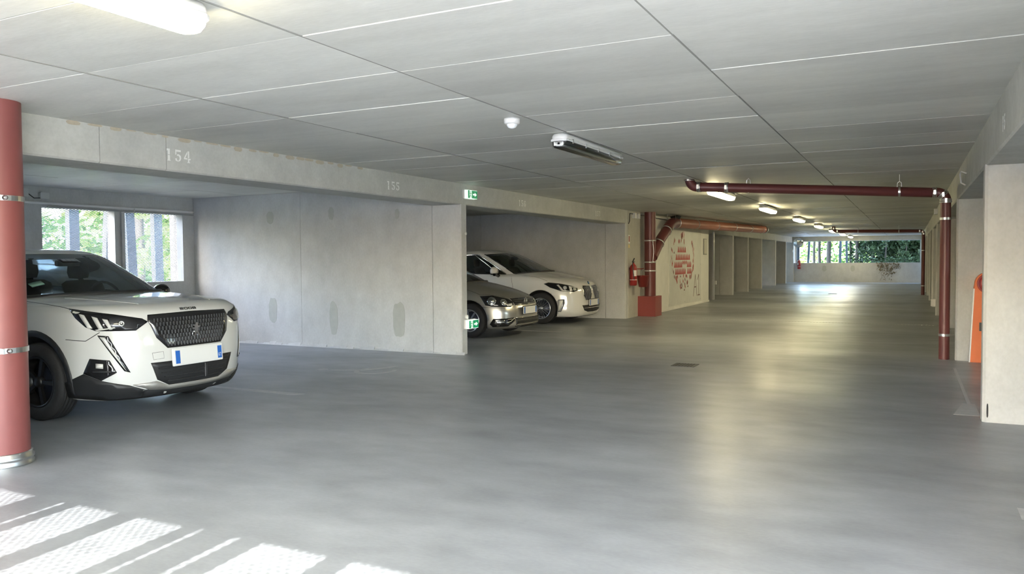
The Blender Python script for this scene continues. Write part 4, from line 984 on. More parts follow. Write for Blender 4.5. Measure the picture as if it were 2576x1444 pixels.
def plate(car, x, z, y0=0.0, tilt=0.0, blank=True, rz=0.0):
    t = MB().bbox(-.004, .010, -.27, .27, -.065, .065, .006, 'x').build('licence_plate', M_platew, car, loc=(x, y0, z)); t.rotation_euler = (0, tilt, rz)
    MB().bbox(-.012, -.004, -.285, .285, -.078, .078, .006, 'x').build('plate_holder', M_platew if blank else M_bumper, t)
    for s_ in (-1, 1): MB().box(.010, .0112, s_ * .238 - .024, s_ * .238 + .024, -.058, .058).build('blue_band', M_plateb, t)
    return t
# ---- white compact crossover in the first bay
def build_suv():
    car = empty('car', (-5.87, 5.17, 0), 0, 'white compact crossover car with black grille parked in the first left bay', 'car')
    Wd = .885
    zs = lambda f, s_, r: [(0.2, f), (-.3, f), (-1.0, s_), (-3.4, r), (-4.5, r)]
    rows = [carrow(-.24, 1.0, .70, -4.10, [(0, .19), (-4.5, .20)]),
            carrow(-.10, 1.15, .81, -4.18, [(0, .205), (-4.5, .21)]),
            carrow(-.025, 1.3, .86, -4.26, zs(.30, .30, .30)),
            carrow(-.005, 1.35, .88, -4.30, zs(.42, .44, .44)),
            carrow(0.0, 1.35, .885, -4.30, zs(.58, .60, .60)),
            carrow(-.012, 1.3, .885, -4.29, zs(.74, .76, .78)),
            carrow(-.05, 1.06, .880, -4.27, zs(.88, .88, .92)),
            carrow(-.10, 1.07, .872, -4.24, zs(.965, .95, .99)),
            carrow(-.165, 1.08, .855, -4.22, zs(1.005, .985, 1.02)),
            carrow(-.34, 1.1, .828, -4.20, [(0, 1.03), (-.5, 1.03), (-1.2, 1.015), (-3.4, 1.05), (-4.5, 1.06)], crown=.012),
            carrow(-.75, 1.05, .800, -4.17, [(0, 1.06), (-.8, 1.06), (-1.4, 1.04), (-3.4, 1.09), (-4.5, 1.09)], crown=.022),
            carrow(-1.10, .95, .780, -4.12, [(0, 1.085), (-1.2, 1.085), (-1.7, 1.06), (-3.4, 1.12), (-4.5, 1.12)], crown=.018)]
    gr = [rows[-1],
          carrow(-1.55, .80, .725, -3.98, [(0, 1.30), (-1.6, 1.30), (-2.1, 1.27), (-3.4, 1.30), (-4.5, 1.30)], crown=.01),
          carrow(-1.98, .62, .655, -3.84, [(0, 1.475), (-2.0, 1.475), (-2.5, 1.45), (-3.4, 1.43), (-4.5, 1.42)], crown=.012),
          carrow(-2.12, .58, .600, -3.78, [(0, 1.515), (-2.1, 1.515), (-2.6, 1.50), (-3.4, 1.485), (-4.5, 1.47)], crown=.012),
          carrow(-2.35, .55, .45, -3.7, [(0, 1.54), (-3.4, 1.525), (-4.5, 1.50)], crown=.008),
          carrow(-2.6, .4, .12, -3.5, [(0, 1.555), (-3.4, 1.54), (-4.5, 1.53)])]
    xf, xr, r = -1.005, -3.60, .345
    B, bv, G, gb, piece = car_shell(car, rows, gr, M_whitecar, (xf, xr, r, .78, Wd), dict(glass_rows=2))
    T = 16
    piece('windshield', 0, 4.33, M_glass); piece('pillar', 4.33, 5.0, M_whitecar)
    piece('side_window', 5.0, 8.0, M_glassd); piece('pillar', 8.0, 8.33, M_gloss); piece('side_window', 8.33, 11.0, M_glassd); piece('pillar', 11.0, 12.33, M_gloss); piece('rear_window', 12.33, 14, M_glassd)
    q = MB(); Rg = fullring(G[T:]); m_ = loopmesh(Rg, close_top=True); m_.build('roof', M_whitecar, car)
    # roof rails, window trims
    for s_ in (1, -1):
        P = iso(G, T + 2, 5.6, 11.3, s_, .01); k = len(P)
        P = [p + Vector((0, 0, .050 * min(1, 4 * i / k, 4 * (k - 1 - i) / k) - .004)) for i, p in enumerate(P)]
        MB().tube(P, .017, 8).build('roof_rail', M_bumper, car)
        MB().tube(iso(G, 0, 4.6, 12, s_, .003), .010, 6).build('window_trim', M_gloss, car)
        MB().tube(isoc(G, 4.33, 0, T, s_, .002), .009, 6).build('window_trim', M_gloss, car)
        q = MB(); c = Vector((-1.62, s_ * .96, 1.07)); q.lathe([(0, -.06), (.06, -.055), (.085, -.02), (.08, .03), (.0, .05)], (0, 0, 0), (-1, 0, 0), 18)
        q.v = [(v[0] * .9 + c.x, v[1] * 1.25 + c.y, v[2] * .95 + c.z) for v in q.v]; q.build('door_mirror', M_gloss, car)
        MB().tube([(-1.62, s_ * .79, 1.02), (-1.62, s_ * .90, 1.05)], .022, 8).build('mirror_arm', M_gloss, car)
    add_wheels(car, xf, xr, .785, r, .215, .225, 'black', 0.06)
    seats(car, (-2.05, -2.95), 1.04, M_seat, 1.33)
    MB().tube([Vector((-1.72, .36, 1.02)) + Vector((-.25 * math.sin(a) * .3, .17 * math.cos(a), .17 * math.sin(a))) for a in [2 * math.pi * k / 20 for k in range(20)]], .014, 8, closed=True).build('steering_wheel', M_cabin, car)
    MB().bbox(-1.85, -1.80, -.12, .12, 1.36, 1.42, .015, 'y').build('inner_mirror', M_cabin, car)
    return car, B, bv, G, gb
suv, suvB, suvbv, suvG, suvgb = build_suv()

# ---- silver hatchback
def build_hatch():
    car = empty('car', (-6.21, 13.03, 0), 0, 'silver hatchback car half hidden behind the first wall end', 'car')
    Wd = .842
    zs = lambda f, s_, r: [(0.2, f), (-.3, f), (-1.0, s_), (-3.0, r), (-4.5, r)]
    rows = [carrow(-.22, .9, .68, -3.80, [(0, .15), (-4.5, .18)]),
            carrow(-.08, .95, .78, -3.88, [(0, .165), (-4.5, .19)]),
            carrow(-.0, 1.0, .83, -3.94, zs(.22, .25, .26)),
            carrow(-.015, 1.02, .842, -3.97, zs(.34, .38, .38)),
            carrow(-.02, 1.05, .842, -3.97, zs(.47, .52, .55)),
            carrow(-.05, 1.1, .84, -3.96, zs(.57, .66, .70)),
            carrow(-.11, 1.15, .832, -3.94, zs(.665, .78, .85)),
            carrow(-.18, 1.2, .82, -3.92, zs(.715, .83, .90)),
            carrow(-.28, 1.25, .80, -3.90, [(0, .755), (-.4, .765), (-1.0, .86), (-3, .93), (-4.5, .93)], crown=.008),
            carrow(-.62, 1.2, .77, -3.86, [(0, .86), (-.6, .86), (-1.3, .90), (-3, .95), (-4.5, .95)], crown=.015),
            carrow(-1.08, 1.0, .745, -3.82, [(0, .965), (-1.1, .965), (-1.6, .93), (-3, .98), (-4.5, .98)], crown=.018)]
    gr = [rows[-1],
          carrow(-1.50, .85, .69, -3.68, [(0, 1.17), (-1.6, 1.17), (-2.0, 1.15), (-3, 1.17), (-4.5, 1.17)], crown=.01),
          carrow(-1.92, .65, .61, -3.50, [(0, 1.36), (-2.0, 1.36), (-2.5, 1.34), (-3, 1.34), (-4.5, 1.30)], crown=.012),
          carrow(-2.06, .6, .555, -3.45, [(0, 1.41), (-2.6, 1.40), (-3, 1.39), (-4.5, 1.36)], crown=.012),
          carrow(-2.3, .5, .40, -3.38, [(0, 1.44), (-3.2, 1.43), (-4.5, 1.40)], crown=.008),
          carrow(-2.5, .4, .12, -3.2, [(0, 1.455), (-3.2, 1.44), (-4.5, 1.42)])]
    xf, xr, r = -.80, -3.27, .305
    B, bv, G, gb, piece = car_shell(car, rows, gr, M_silver, (xf, xr, r, .74, Wd), dict(glass_rows=2))
    T = 16
    piece('windshield', 0, 4.33, M_glass); piece('pillar', 4.33, 5.0, M_silver)
    piece('side_window', 5.0, 8.0, M_glassd); piece('pillar', 8.0, 8.33, M_gloss); piece('side_window', 8.33, 11.0, M_glassd); piece('pillar', 11.0, 12.33, M_silver); piece('rear_window', 12.33, 14, M_glassd)
    loopmesh(fullring(G[T:]), close_top=True).build('roof', M_silver, car)
    for s_ in (1, -1):
        MB().tube(iso(G, 0, 4.6, 12, s_, .003), .009, 6).build('window_trim', M_gloss, car)
        q = MB(); q.lathe([(0, -.05), (.06, -.045), (.08, -.01), (.07, .03), (.0, .05)], (0, 0, 0), (-1, 0, 0), 18)
        q.v = [(v[0] * .9 - 1.66, v[1] * 1.2 + s_ * .92, v[2] * .9 + .98) for v in q.v]; q.build('door_mirror', M_silver, car)
        MB().tube([(-1.66, s_ * .75, .94), (-1.66, s_ * .86, .96)], .02, 8).build('mirror_arm', M_gloss, car)
    add_wheels(car, xf, xr, .745, r, .185, .20, 'steel', 0.0)
    seats(car, (-1.95, -2.75), .93, M_seat, 1.2, .22)
    return car, B, bv, G, gb
hatch, hatB, hatbv, hatG, hatgb = build_hatch()

# ---- white compact people carrier
def build_mpv():
    car = empty('car', (-6.20, 16.27, 0), 0, 'pearl white people carrier car with a tall twin grille parked behind the silver hatchback', 'car')
    Wd = .912
    zs = lambda f, s_, r: [(0.2, f), (-.3, f), (-1.0, s_), (-3.0, r), (-4.8, r)]
    rows = [carrow(-.20, .9, .74, -4.25, [(0, .15), (-4.8, .18)]),
            carrow(-.06, .95, .85, -4.32, [(0, .165), (-4.8, .19)]),
            carrow(-.02, 1.0, .90, -4.38, zs(.23, .25, .26)),
            carrow(-.0, 1.05, .912, -4.42, zs(.38, .40, .40)),
            carrow(-.005, 1.08, .912, -4.42, zs(.52, .56, .56)),
            carrow(-.02, 1.12, .912, -4.41, zs(.66, .70, .72)),
            carrow(-.06, 1.18, .905, -4.40, zs(.78, .82, .86)),
            carrow(-.12, 1.22, .89, -4.38, zs(.865, .90, .95)),
            carrow(-.26, 1.28, .865, -4.36, [(0, .915), (-.4, .93), (-1.0, .975), (-3, 1.0), (-4.8, 1.02)], crown=.015),
            carrow(-.62, 1.25, .835, -4.33, [(0, 1.0), (-.6, 1.0), (-1.2, 1.03), (-3, 1.04), (-4.8, 1.06)], crown=.025),
            carrow(-1.10, 1.05, .80, -4.28, [(0, 1.10), (-1.1, 1.10), (-1.7, 1.065), (-3, 1.08), (-4.8, 1.10)], crown=.025)]
    gr = [rows[-1],
          carrow(-1.58, .90, .745, -4.12, [(0, 1.33), (-1.6, 1.33), (-2.1, 1.30), (-3.4, 1.31), (-4.8, 1.30)], crown=.01),
          carrow(-2.02, .80, .665, -3.96, [(0, 1.52), (-2.0, 1.52), (-2.6, 1.50), (-3.4, 1.48), (-4.8, 1.44)], crown=.015),
          carrow(-2.20, .70, .610, -3.90, [(0, 1.57), (-2.2, 1.57), (-2.6, 1.565), (-3.4, 1.545), (-4.8, 1.50)], crown=.015),
          carrow(-2.45, .6, .45, -3.8, [(0, 1.605), (-2.8, 1.61), (-3.4, 1.59), (-4.8, 1.55)], crown=.01),
          carrow(-2.7, .4, .12, -3.6, [(0, 1.63), (-3.4, 1.61), (-4.8, 1.57)])]
    xf, xr, r = -.86, -3.53, .335
    B, bv, G, gb, piece = car_shell(car, rows, gr, M_pearl, (xf, xr, r, .81, Wd), dict(glass_rows=2))
    T = 16
    piece('windshield', 0, 4.33, M_glass); piece('pillar', 4.33, 5.0, M_pearl)
    piece('quarter_window', 5.0, 5.83, M_glassd); piece('pillar', 5.83, 6.0, M_gloss)
    piece('side_window', 6.0, 8.33, M_glassd); piece('pillar', 8.33, 8.67, M_gloss); piece('side_window', 8.67, 11.0, M_glassd); piece('pillar', 11.0, 12.33, M_pearl); piece('rear_window', 12.33, 14, M_glassd)
    loopmesh(fullring(G[T:]), close_top=True).build('roof', M_pearl, car)
    for s_ in (1, -1):
        MB().tube(iso(G, 0, 5.0, 11, s_, .004), .009, 6).build('window_trim', M_gloss, car)
        P = isoc(G, 5.0, 0, T, s_, .004) + iso(G, T, 5.1, 11, s_, .004)
        MB().tube(P, .013, 8).build('window_trim', M_chrome, car, label='bright chrome window surround')
        MB().tube(isoc(G, 5.9, 0, T, s_, .004), .010, 6).build('window_trim', M_chrome, car)
        MB().tube(isoc(G, 4.33, 0, T, s_, .002), .009, 6).build('window_trim', M_gloss, car)
        q = MB(); q.lathe([(0, -.07), (.06, -.06), (.088, -.02), (.085, .03), (.0, .05)], (0, 0, 0), (-1, 0, 0), 20)
        q.v = [(v[0] * 1.1 - 1.93, v[1] * 1.45 + s_ * 1.0, max(v[2], -.045) * 1.15 + 1.135) for v in q.v]; q.build('door_mirror', M_pearl, car)
        MB().tube([(-1.90, s_ * .82, 1.02), (-1.92, s_ * .90, 1.05), (-1.93, s_ * .98, 1.075)], [.04, .035, .05], 8).build('mirror_arm', M_gloss, car)
        MB().bbox(-1.97, -1.84, s_ * 1.0 - .10, s_ * 1.0 + .10, 1.06, 1.09, .01).build('mirror_underside', M_gloss, car)
    add_wheels(car, xf, xr, .805, r, .205, .225, 'multi', 0.0)
    seats(car, (-2.05, -3.0), 1.04, M_seatb, 1.33)
    MB().bbox(-1.95, -1.90, -.12, .12, 1.38, 1.45, .015, 'y').build('inner_mirror', M_cabin, car)
    return car, B, bv, G, gb
mpv, mpvB, mpvbv, mpvG, mpvgb = build_mpv()
# ------------------------------------------------------------------ car fronts
FX = (1, 0, 0); SY = (0, -1, 0)
def fp(h, x=0.3): return [(x, y, z) for y, z in h] + [(x, -y, z) for y, z in h[::-1]]       # symmetric front polygon from its half
def sh(P, k):                                                                             # shrink towards its centre
    c = sum((Vector(p) for p in P), Vector()) / len(P); return [tuple(c + (Vector(p) - c) * k) for p in P]
def cline(bv, pts, d, r=.0035, off=.001, side=1, s=.05):
    d = Vector(d).normalized(); out = []
    for a, b in zip(pts[:-1], pts[1:]):
        a, b = Vector(a), Vector(b); n = max(1, int((b - a).length / s))
        for k in range(n + (1 if b == Vector(pts[-1]) else 0)):
            p = a.lerp(b, k / n); h = bv.ray_cast(p + d * 1.5, -d)
            if h[0] is None: continue
            nn = h[1] if h[1].dot(d) > 0 else -h[1]; q = h[0] + nn * off; out.append(Vector((q.x, side * q.y, q.z)))
    return MB().tube(out, r, 6)
def onb(bv, y, z, off=0.0, x=1.5):
    h = bv.ray_cast(Vector((x, y, z)), Vector((-1, 0, 0))); return h[0] + h[1] * off
def ann(xc, zc, r0, r1, a0, a1, y, n=26):
    A = [math.radians(a0 + (a1 - a0) * k / n) for k in range(n + 1)]
    return [(xc + r1 * math.cos(a), y, zc + r1 * math.sin(a)) for a in A] + [(xc + r0 * math.cos(a), y, zc + r0 * math.sin(a)) for a in A[::-1]]

# ---- crossover
car, bv, G, gb = suv, suvbv, suvG, suvgb
DC = (1, -.9, 0)
lampP = [(-.60, -.825, 1.0), (-.24, -.66, .950), (-.12, -.475, .905), (-.09, -.44, .875), (-.13, -.53, .805), (-.33, -.76, .812), (-.41, -.80, .845), (-.50, -.83, .92)]
bars = [[(-.47, -.82, .955), (-.425, -.80, .945), (-.35, -.78, .835), (-.385, -.79, .832)], [(-.37, -.77, .935), (-.325, -.75, .922), (-.27, -.735, .828), (-.305, -.75, .826)], [(-.29, -.73, .915), (-.255, -.705, .905), (-.215, -.69, .824), (-.238, -.70, .822)]]
for s_ in (1, -1):
    h = patch(bv, lampP, DC, .004, .04, s_).build('headlamp', M_gloss, car)
    for b in bars: patch(bv, b, DC, .010, .03, s_).build('light_bar', M_lampw, h)
    patch(bv, [(-.345, -.755, .824), (-.21, -.675, .842), (-.20, -.67, .834), (-.33, -.75, .814)], DC, .011, .03, s_).build('light_strip', M_lampw, h)
    p = bv.ray_cast(Vector((-.17, -.64, .872)) + Vector(DC) * 1, -Vector(DC).normalized())
    q = MB().lathe([(.024, -.004), (.026, .003), (.020, .006), (.012, .002), (0, .004)], (p[0].x, s_ * p[0].y, p[0].z), (p[1].x, s_ * p[1].y, p[1].z), 20); q.build('projector_lens', M_refl, h)
    fg = patch(bv, [(-.40, -.775, .575), (-.247, -.70, .56), (-.205, -.665, .453), (-.313, -.73, .386), (-.455, -.80, .446)], DC, .005, .03, s_).build('fog_lamp_housing', M_gloss, car)
    patch(bv, [(-.34, -.76, .535), (-.29, -.73, .53), (-.29, -.73, .49), (-.34, -.76, .495)], DC, .012, .03, s_).build('fog_lamp', M_lampw, fg)
    patch(bv, [(-.37, -.77, .47), (-.24, -.69, .47), (-.24, -.69, .455), (-.37, -.77, .455)], DC, .013, .03, s_).build('fin', M_black, fg)
    f = patch(bv, [(-.335, -.745, .775), (-.255, -.70, .768), (-.125, -.595, .446), (-.165, -.625, .462)], DC, .004, .03, s_).build('fang_lamp', M_gloss, car)
    patch(bv, [(-.317, -.735, .762), (-.280, -.715, .758), (-.150, -.613, .462), (-.160, -.62, .475)], DC, .009, .03, s_).build('light_blade', M_lampw, f)
    patch(bv, [(-.62, -.865, .36), (-.455, -.80, .442), (-.315, -.73, .384), (-.24, -.69, .365), (-.14, -.60, .334), (-.10, -.48, .285), (-.13, -.48, .205), (-.3, -.70, .205), (-.62, -.84, .225)], DC, .006, .04, s_).build('lower_cladding', M_bumper, car)
    patch(bv, ann(-1.005, .352, .398, .452, -14, 200, -.9), SY, .008, .035, s_).build('arch_cladding', M_bumper, car)
    patch(bv, ann(-3.60, .352, .398, .452, -20, 194, -.9), SY, .008, .035, s_).build('arch_cladding', M_bumper, car)
    patch(bv, [(-1.44, -.9, .24), (-1.44, -.9, .40), (-3.17, -.9, .40), (-3.17, -.9, .24)], SY, .008, .06, s_).build('side_cladding', M_bumper, car)
    cline(bv, [(-1.60, -.74, 1.06), (-.95, -.79, 1.02), (-.60, -.82, 1.004)], (0.1, -.5, 1), .0035, 0, s_).build('hood_gap', M_black, car)
    cline(bv, [(-.60, -.86, .735), (-.42, -.80, .725), (-.30, -.75, .80)], DC, .003, 0, s_).build('bumper_gap', M_black, car)
    cline(bv, [(-1.58, -.9, .42), (-1.56, -.9, .80), (-1.62, -.9, 1.02)], SY, .003, 0, s_).build('door_gap', M_black, car)
    cline(bv, [(-2.62, -.9, .42), (-2.62, -.9, 1.06)], SY, .003, 0, s_).build('door_gap', M_black, car)
    patch(bv, [(-2.35, -.9, .90), (-2.52, -.9, .91), (-2.52, -.9, .93), (-2.35, -.9, .92)], SY, .022, .05, s_).build('door_handle', M_whitecar, car)
    patch(bv, [(-1.36, -.9, .95), (-1.54, -.9, .96), (-1.54, -.9, .99), (-1.30, -.9, .985)], SY, .003, .05, s_).build('side_badge_panel', M_gloss, car)
    cline(bv, [(-.98, -.60, 1.1), (-.55, -.50, 1.1), (-.26, -.40, 1.1)], (0, 0, 1), .007, -.003, s_).build('hood_crease', M_whitecar, car)
gr = patch(bv, fp([(0, .632), (.30, .632), (.395, .73), (.448, .885), (.432, .932), (0, .940)][::-1]), FX, .006, .05).build('grille', M_gloss, car)
q = MB(); q2 = MB()
for j in range(7):
    z = .665 + j * .036
    for i in range(-13, 14):
        y = i * .033 + (.0165 if j % 2 else 0); lim = .285 + (z - .64) * .58
        if abs(y) > lim: continue
        p = onb(bv, y, z, .012); q.box(p.x - .008, p.x + .003, y - .0034, y + .0034, z - .016, z + .017)
q.build('grille_bars', M_greybar, gr, kind='stuff')
# chrome emblem: upright animal figure
p = onb(bv, 0, .775, .020)
em = MB(); LN = [(-.010, .058), (.006, .066), (.022, .060), (.024, .048), (.016, .040), (.030, .030), (.040, .036), (.044, .028), (.032, .016), (.022, .018), (.026, -.004), (.020, -.024), (.034, -.040), (.036, -.056), (.022, -.056), (.020, -.046), (.004, -.028), (-.006, -.034), (-.012, -.056), (-.028, -.058), (-.024, -.046), (-.020, -.030), (-.016, -.010), (-.026, .006), (-.040, .004), (-.044, .014), (-.030, .020), (-.016, .016), (-.014, .030), (-.036, .036), (-.040, .046), (-.024, .046), (-.012, .042)]
em.prism(LN, (p.x - .008, 0, .775), (0, 1, 0), (0, 0, 1), (.014, 0, 0)); em.build('emblem', M_chrome, gr)
MB().tube([(p.x - .004, -.020 + .02 * math.cos(a), .735 + .02 * math.sin(a)) for a in [math.radians(90 + 20 * k) for k in range(9)]], .0035, 6).build('emblem_tail', M_chrome, gr)
# model figures on the nose
def seg7(q, ch, y, z, w, h, t, fx):
    o = {'2': [(0, h, w, h), (w, h, w, h / 2), (w, h / 2, 0, h / 2), (0, h / 2, 0, 0), (0, 0, w, 0)], '0': [(0, h, w, h), (w, h, w, 0), (w, 0, 0, 0), (0, 0, 0, h)], '8': [(0, h, w, h), (w, h, w, 0), (w, 0, 0, 0), (0, 0, 0, h), (0, h / 2, w, h / 2)]}[ch]
    for a0, b0, a1, b1 in o:
        n = 2
        for k in range(n):
            ya, za, yb, zb = y + a0 + (a1 - a0) * k / n, z + b0 + (b1 - b0) * k / n, y + a0 + (a1 - a0) * (k + 1) / n, z + b0 + (b1 - b0) * (k + 1) / n
            pa = onb(bv, ya, za, .004); pb = onb(bv, yb, zb, .004); q.tube([pa, pb], t, 5)
for i, ch in enumerate('2008'):
    q = MB(); seg7(q, ch, -.088 + i * .047, .958, .034, .014, .0032, 0); q.build('model_digit', M_gloss, car) 
patch(bv, fp([(0, .515), (.455, .515), (.395, .36), (.28, .302), (0, .30)]), FX, .005, .05).build('lower_grille', M_bumper, car)
for z in (.34, .38, .42, .46):
    w = .27 + (z - .3) * .75; pts = [(1, -w + 2 * w * k / 8, z) for k in range(9)]; cline(bv, pts, FX, .006, .010).build('lower_grille_slat', M_black, car)
MB().box(-.0, .0, 0, 0, 0, 0) ; p = onb(bv, .10, .40, .010); MB().bbox(p.x - .01, p.x + .01, .09, .12, .33, .50, .004).build('radar_panel_edge', M_black, car)
patch(bv, fp([(0, .300), (.285, .300), (.40, .350), (.58, .338), (.45, .282), (.26, .262), (0, .258)]), FX, .012, .05).build('skid_plate', pmat('satin_silver', (.50, .49, .46), .35, metal=.6), car)
patch(bv, fp([(0, .262), (.26, .264), (.50, .285), (.50, .205), (0, .200)]), FX, .006, .05).build('lower_cladding', M_bumper, car)
pl = plate(car, .028, .545, 0.0, math.radians(-4))
for i, ch in enumerate('67'):
    q = MB()
    for poly in DG[ch]: q.prism([(.222 + i * .018 + a * .014, -.04 + b * .032) for a, b in poly], (.0113, 0, 0), (0, 1, 0), (0, 0, 1), (.0005, 0, 0))
    q.build('plate_digit', M_white, pl)
cline(bv, [(1, -.44, .60), (1, -.34, .605), (1, -.335, .545), (1, -.43, .54), (1, -.44, .60)], FX, .0018, 0).build('tow_cover', M_greybar, car)
P = iso(G, 0, 0, 4.3, 1, 0); P = [Vector((p.x, -p.y, p.z)) for p in P[::-1]] + P[1:]
MB().tube([p + Vector((.015, 0, .0)) for p in P], .020, 8).build('cowl_trim', M_black, car)
patch(gb, [(-1.45, -.62, 1.15), (-1.45, -.52, 1.15), (-1.5, -.52, 1.19), (-1.5, -.62, 1.19)], (1, 0, .8), .003, .05).build('windscreen_sticker', M_sticker, car)
patch(gb, [(-1.75, -.10, 1.40), (-1.75, .10, 1.40), (-1.8, .10, 1.46), (-1.8, -.10, 1.46)], (1, 0, .8), .002, .05).build('sensor_patch', M_gloss, car)

# ---- silver hatchback
car, bv, G, gb = hatch, hatbv, hatG, hatgb
lampP = [(-.61, -.775, .742), (-.42, -.66, .752), (-.22, -.47, .690), (-.13, -.42, .640), (-.11, -.44, .585), (-.13, -.52, .548), (-.40, -.74, .562), (-.50, -.78, .582)]
for s_ in (1, -1):
    h = patch(bv, lampP, DC, .004, .035, s_).build('headlamp', M_gloss, car)
    for (x, y, z, r) in ((-.40, -.73, .655, .075), (-.23, -.60, .635, .062)):
        hh = bv.ray_cast(Vector((x, y, z)) + Vector(DC), -Vector(DC).normalized()); c = hh[0]
        MB().lathe([(r, -.006), (r + .004, .008), (r * .9, .010), (r * .5, .002), (r * .45, .016), (0, .022)], (c.x, s_ * c.y, c.z), (hh[1].x, s_ * hh[1].y, hh[1].z), 22).build('lamp_bowl', M_refl, h)
    patch(bv, [(-.20, -.57, .60), (-.13, -.47, .61), (-.12, -.48, .565), (-.18, -.56, .562)], DC, .010, .03, s_).build('indicator', M_lampw, h)
    fg = patch(bv, [(-.42, -.775, .25), (-.37, -.75, .345), (-.10, -.46, .36), (-.08, -.46, .30), (-.15, -.60, .215), (-.38, -.74, .20)], DC, .005, .035, s_).build('fog_lamp_housing', M_gloss, car)
    patch(bv, [(-.33, -.72, .32), (-.22, -.62, .32), (-.22, -.62, .275), (-.33, -.72, .27)], DC, .012, .03, s_).build('fog_lamp', M_refl, fg)
    cline(bv, [(-.10, -.46, .352), (-.13, -.55, .290), (-.16, -.62, .278)], DC, .006, .010, s_).build('chrome_strip', M_chrome, fg)
    cline(bv, [(-.62, -.80, .55), (-.42, -.75, .545), (-.2, -.6, .53)], DC, .003, 0, s_).build('bumper_gap', M_black, car)
    cline(bv, [(-1.50, -.9, .30), (-1.46, -.9, .80), (-1.50, -.9, .92)], SY, .003, 0, s_).build('door_gap', M_black, car)
    cline(bv, [(-1.3, -.72, .93), (-.85, -.76, .86), (-.60, -.775, .78), (-.25, -.50, .72)], (0.2, -.4, 1), .003, 0, s_).build('hood_gap', M_black, car)
gr = patch(bv, fp([(0, .692), (.43, .690), (.415, .572), (0, .565)]), FX, .004, .05).build('grille', M_gloss, car)
for z in (.60, .63, .66): cline(bv, [(1, -.40 + .1 * k, z) for k in range(9)], FX, .004, .008).build('grille_bar', M_greybar, gr)
cline(bv, [(1, -.41 + .1025 * k, .574) for k in range(9)], FX, .006, .006).build('chrome_strip', M_chrome, gr)
p = onb(bv, 0, .635, .016)
q = MB().lathe([(.050, -.006), (.058, 0), (.050, .006), (.046, 0), (.050, -.006)], p, (1, 0, 0), 26); q.build('emblem_ring', M_chrome, gr)
q = MB(); strokes(q, [(-.022, .040, -.002, .006), (.022, .040, .002, .006), (-.040, .022, -.020, -.034), (-.020, -.034, -.002, -.002), (.040, .022, .020, -.034), (.020, -.034, .002, -.002)], .009, (p.x - .004, 0, p.z), (0, 1, 0), (0, 0, 1), (.008, 0, 0)); q.build('emblem', M_chrome, gr)
lg = patch(bv, fp([(0, .355), (.45, .352), (.47, .20), (.30, .178), (0, .172)]), FX, .005, .05).build('lower_grille', M_bumper, car)
for z in (.215, .25, .285, .32): cline(bv, [(1, -.44 + .11 * k, z) for k in range(9)], FX, .006, .008).build('grille_bar', M_black, lg)
cline(bv, [(1, -.42 + .105 * k, .35) for k in range(9)], FX, .006, .010).build('chrome_strip', M_chrome, lg)
plate(car, .012, .475, 0.0, 0, False)
P = iso(G, 0, 0, 4.3, 1, 0); P = [Vector((p.x, -p.y, p.z)) for p in P[::-1]] + P[1:]
MB().tube([p + Vector((.015, 0, .0)) for p in P], .018, 8).build('cowl_trim', M_black, car)

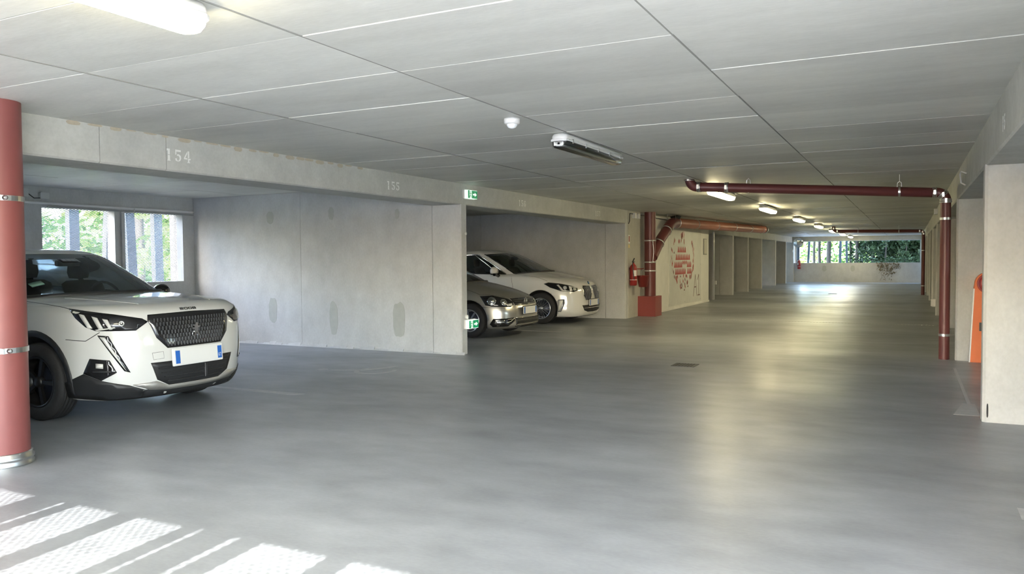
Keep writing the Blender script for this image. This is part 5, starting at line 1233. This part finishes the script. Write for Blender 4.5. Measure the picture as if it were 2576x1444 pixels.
# ---- people carrier
car, bv, G, gb = mpv, mpvbv, mpvG, mpvgb
lampP = [(-.80, -.87, .862), (-.70, -.85, .892), (-.45, -.80, .868), (-.24, -.66, .815), (-.150, -.57, .765), (-.14, -.575, .724), (-.21, -.68, .685), (-.438, -.82, .712), (-.656, -.87, .785)]
for s_ in (1, -1):
    h = patch(bv, lampP, DC, .004, .035, s_).build('headlamp', M_gloss, car)
    for P in ([(-.52, -.83, .84), (-.47, -.82, .845), (-.38, -.80, .73), (-.42, -.81, .715)], [(-.28, -.73, .80), (-.24, -.69, .80), (-.23, -.69, .71), (-.27, -.72, .70)], [(-.42, -.81, .735), (-.26, -.71, .71), (-.25, -.71, .695), (-.42, -.81, .715)], [(-.29, -.73, .815), (-.17, -.60, .78), (-.17, -.60, .765), (-.28, -.72, .80)]): patch(bv, P, DC, .010, .03, s_).build('light_bar', M_lampw, h)
    for (x, y, z, r) in ((-.36, -.77, .78, .038), (-.19, -.64, .745, .034)):
        hh = bv.ray_cast(Vector((x, y, z)) + Vector(DC), -Vector(DC).normalized()); c = hh[0]
        MB().lathe([(r, -.006), (r + .004, .006), (r * .8, .008), (r * .6, .002), (0, .014)], (c.x, s_ * c.y, c.z), (hh[1].x, s_ * hh[1].y, hh[1].z), 20).build('lamp_bowl', M_refl, h)
    K = [(.3, .04, .80), (.3, .38, .812), (.3, .43, .765), (.3, .445, .60), (.3, .37, .505), (.3, .13, .505), (.3, .035, .70)]
    k_ = patch(bv, K, FX, .006, .045, s_).build('kidney_grille', M_gloss, car)
    cline(bv, K + [K[0]], FX, .006, .008, s_).build('grille_frame', M_chrome, k_)
    for i in range(8):
        y = .075 + i * .044; zt = .795 if y < .38 else .77; zb = .51 if y > .13 else .60
        cline(bv, [(1, y, zb), (1, y, (zb + zt) / 2), (1, y, zt)], FX, .0045, .012, s_).build('grille_bar', M_greybar, k_)
    v_ = patch(bv, [(-.46, -.87, .53), (-.345, -.82, .54), (-.335, -.82, .46), (-.40, -.86, .27), (-.47, -.875, .27)], DC, .004, .035, s_).build('side_vent', M_greybar, car)
    patch(bv, [(-.45, -.87, .515), (-.375, -.83, .52), (-.39, -.84, .42), (-.44, -.87, .29), (-.46, -.875, .29)], DC, .012, .035, s_).build('vent_blade', M_lampw, v_)
    cline(bv, [(-1.56, -.95, .28), (-1.52, -.95, .80), (-1.58, -.95, 1.02)], SY, .003, 0, s_).build('door_gap', M_black, car)
    cline(bv, [(-1.55, -.78, 1.09), (-1.0, -.83, 1.03), (-.72, -.85, .93)], (0.1, -.5, 1), .003, 0, s_).build('hood_gap', M_black, car)
    cline(bv, [(-1.6, -.95, .72), (-2.5, -.95, .80), (-3.4, -.95, .84)], SY, .008, -.004, s_).build('side_crease', M_pearl, car)
p = onb(bv, 0, .862, .006)
MB().lathe([(0, 0), (.040, 0), (.042, .004), (.036, .007), (0, .007)], p, (1, 0, .45), 24).build('emblem', M_gloss, car, label='round dark bordered emblem')
q = MB(); q.lathe([(0, .0078), (.027, .0078), (.027, .0075)], p, (1, 0, .45), 20); q.build('emblem_field', pmat('emblem_blue', (.05, .22, .55), .3), car)
li = patch(bv, fp([(0, .40), (.52, .398), (.44, .285), (.28, .248), (0, .240)]), FX, .005, .05).build('lower_grille', M_bumper, car)
cline(bv, [(1, -.46 + .115 * k, .335) for k in range(9)], FX, .009, .012).build('lower_bar', M_chrome, li)
plate(car, .018, .445, 0.0, 0, False)
P = iso(G, 0, 0, 4.3, 1, 0); P = [Vector((p.x, -p.y, p.z)) for p in P[::-1]] + P[1:]
MB().tube([p + Vector((.015, 0, .0)) for p in P], .018, 8).build('cowl_trim', M_black, car)
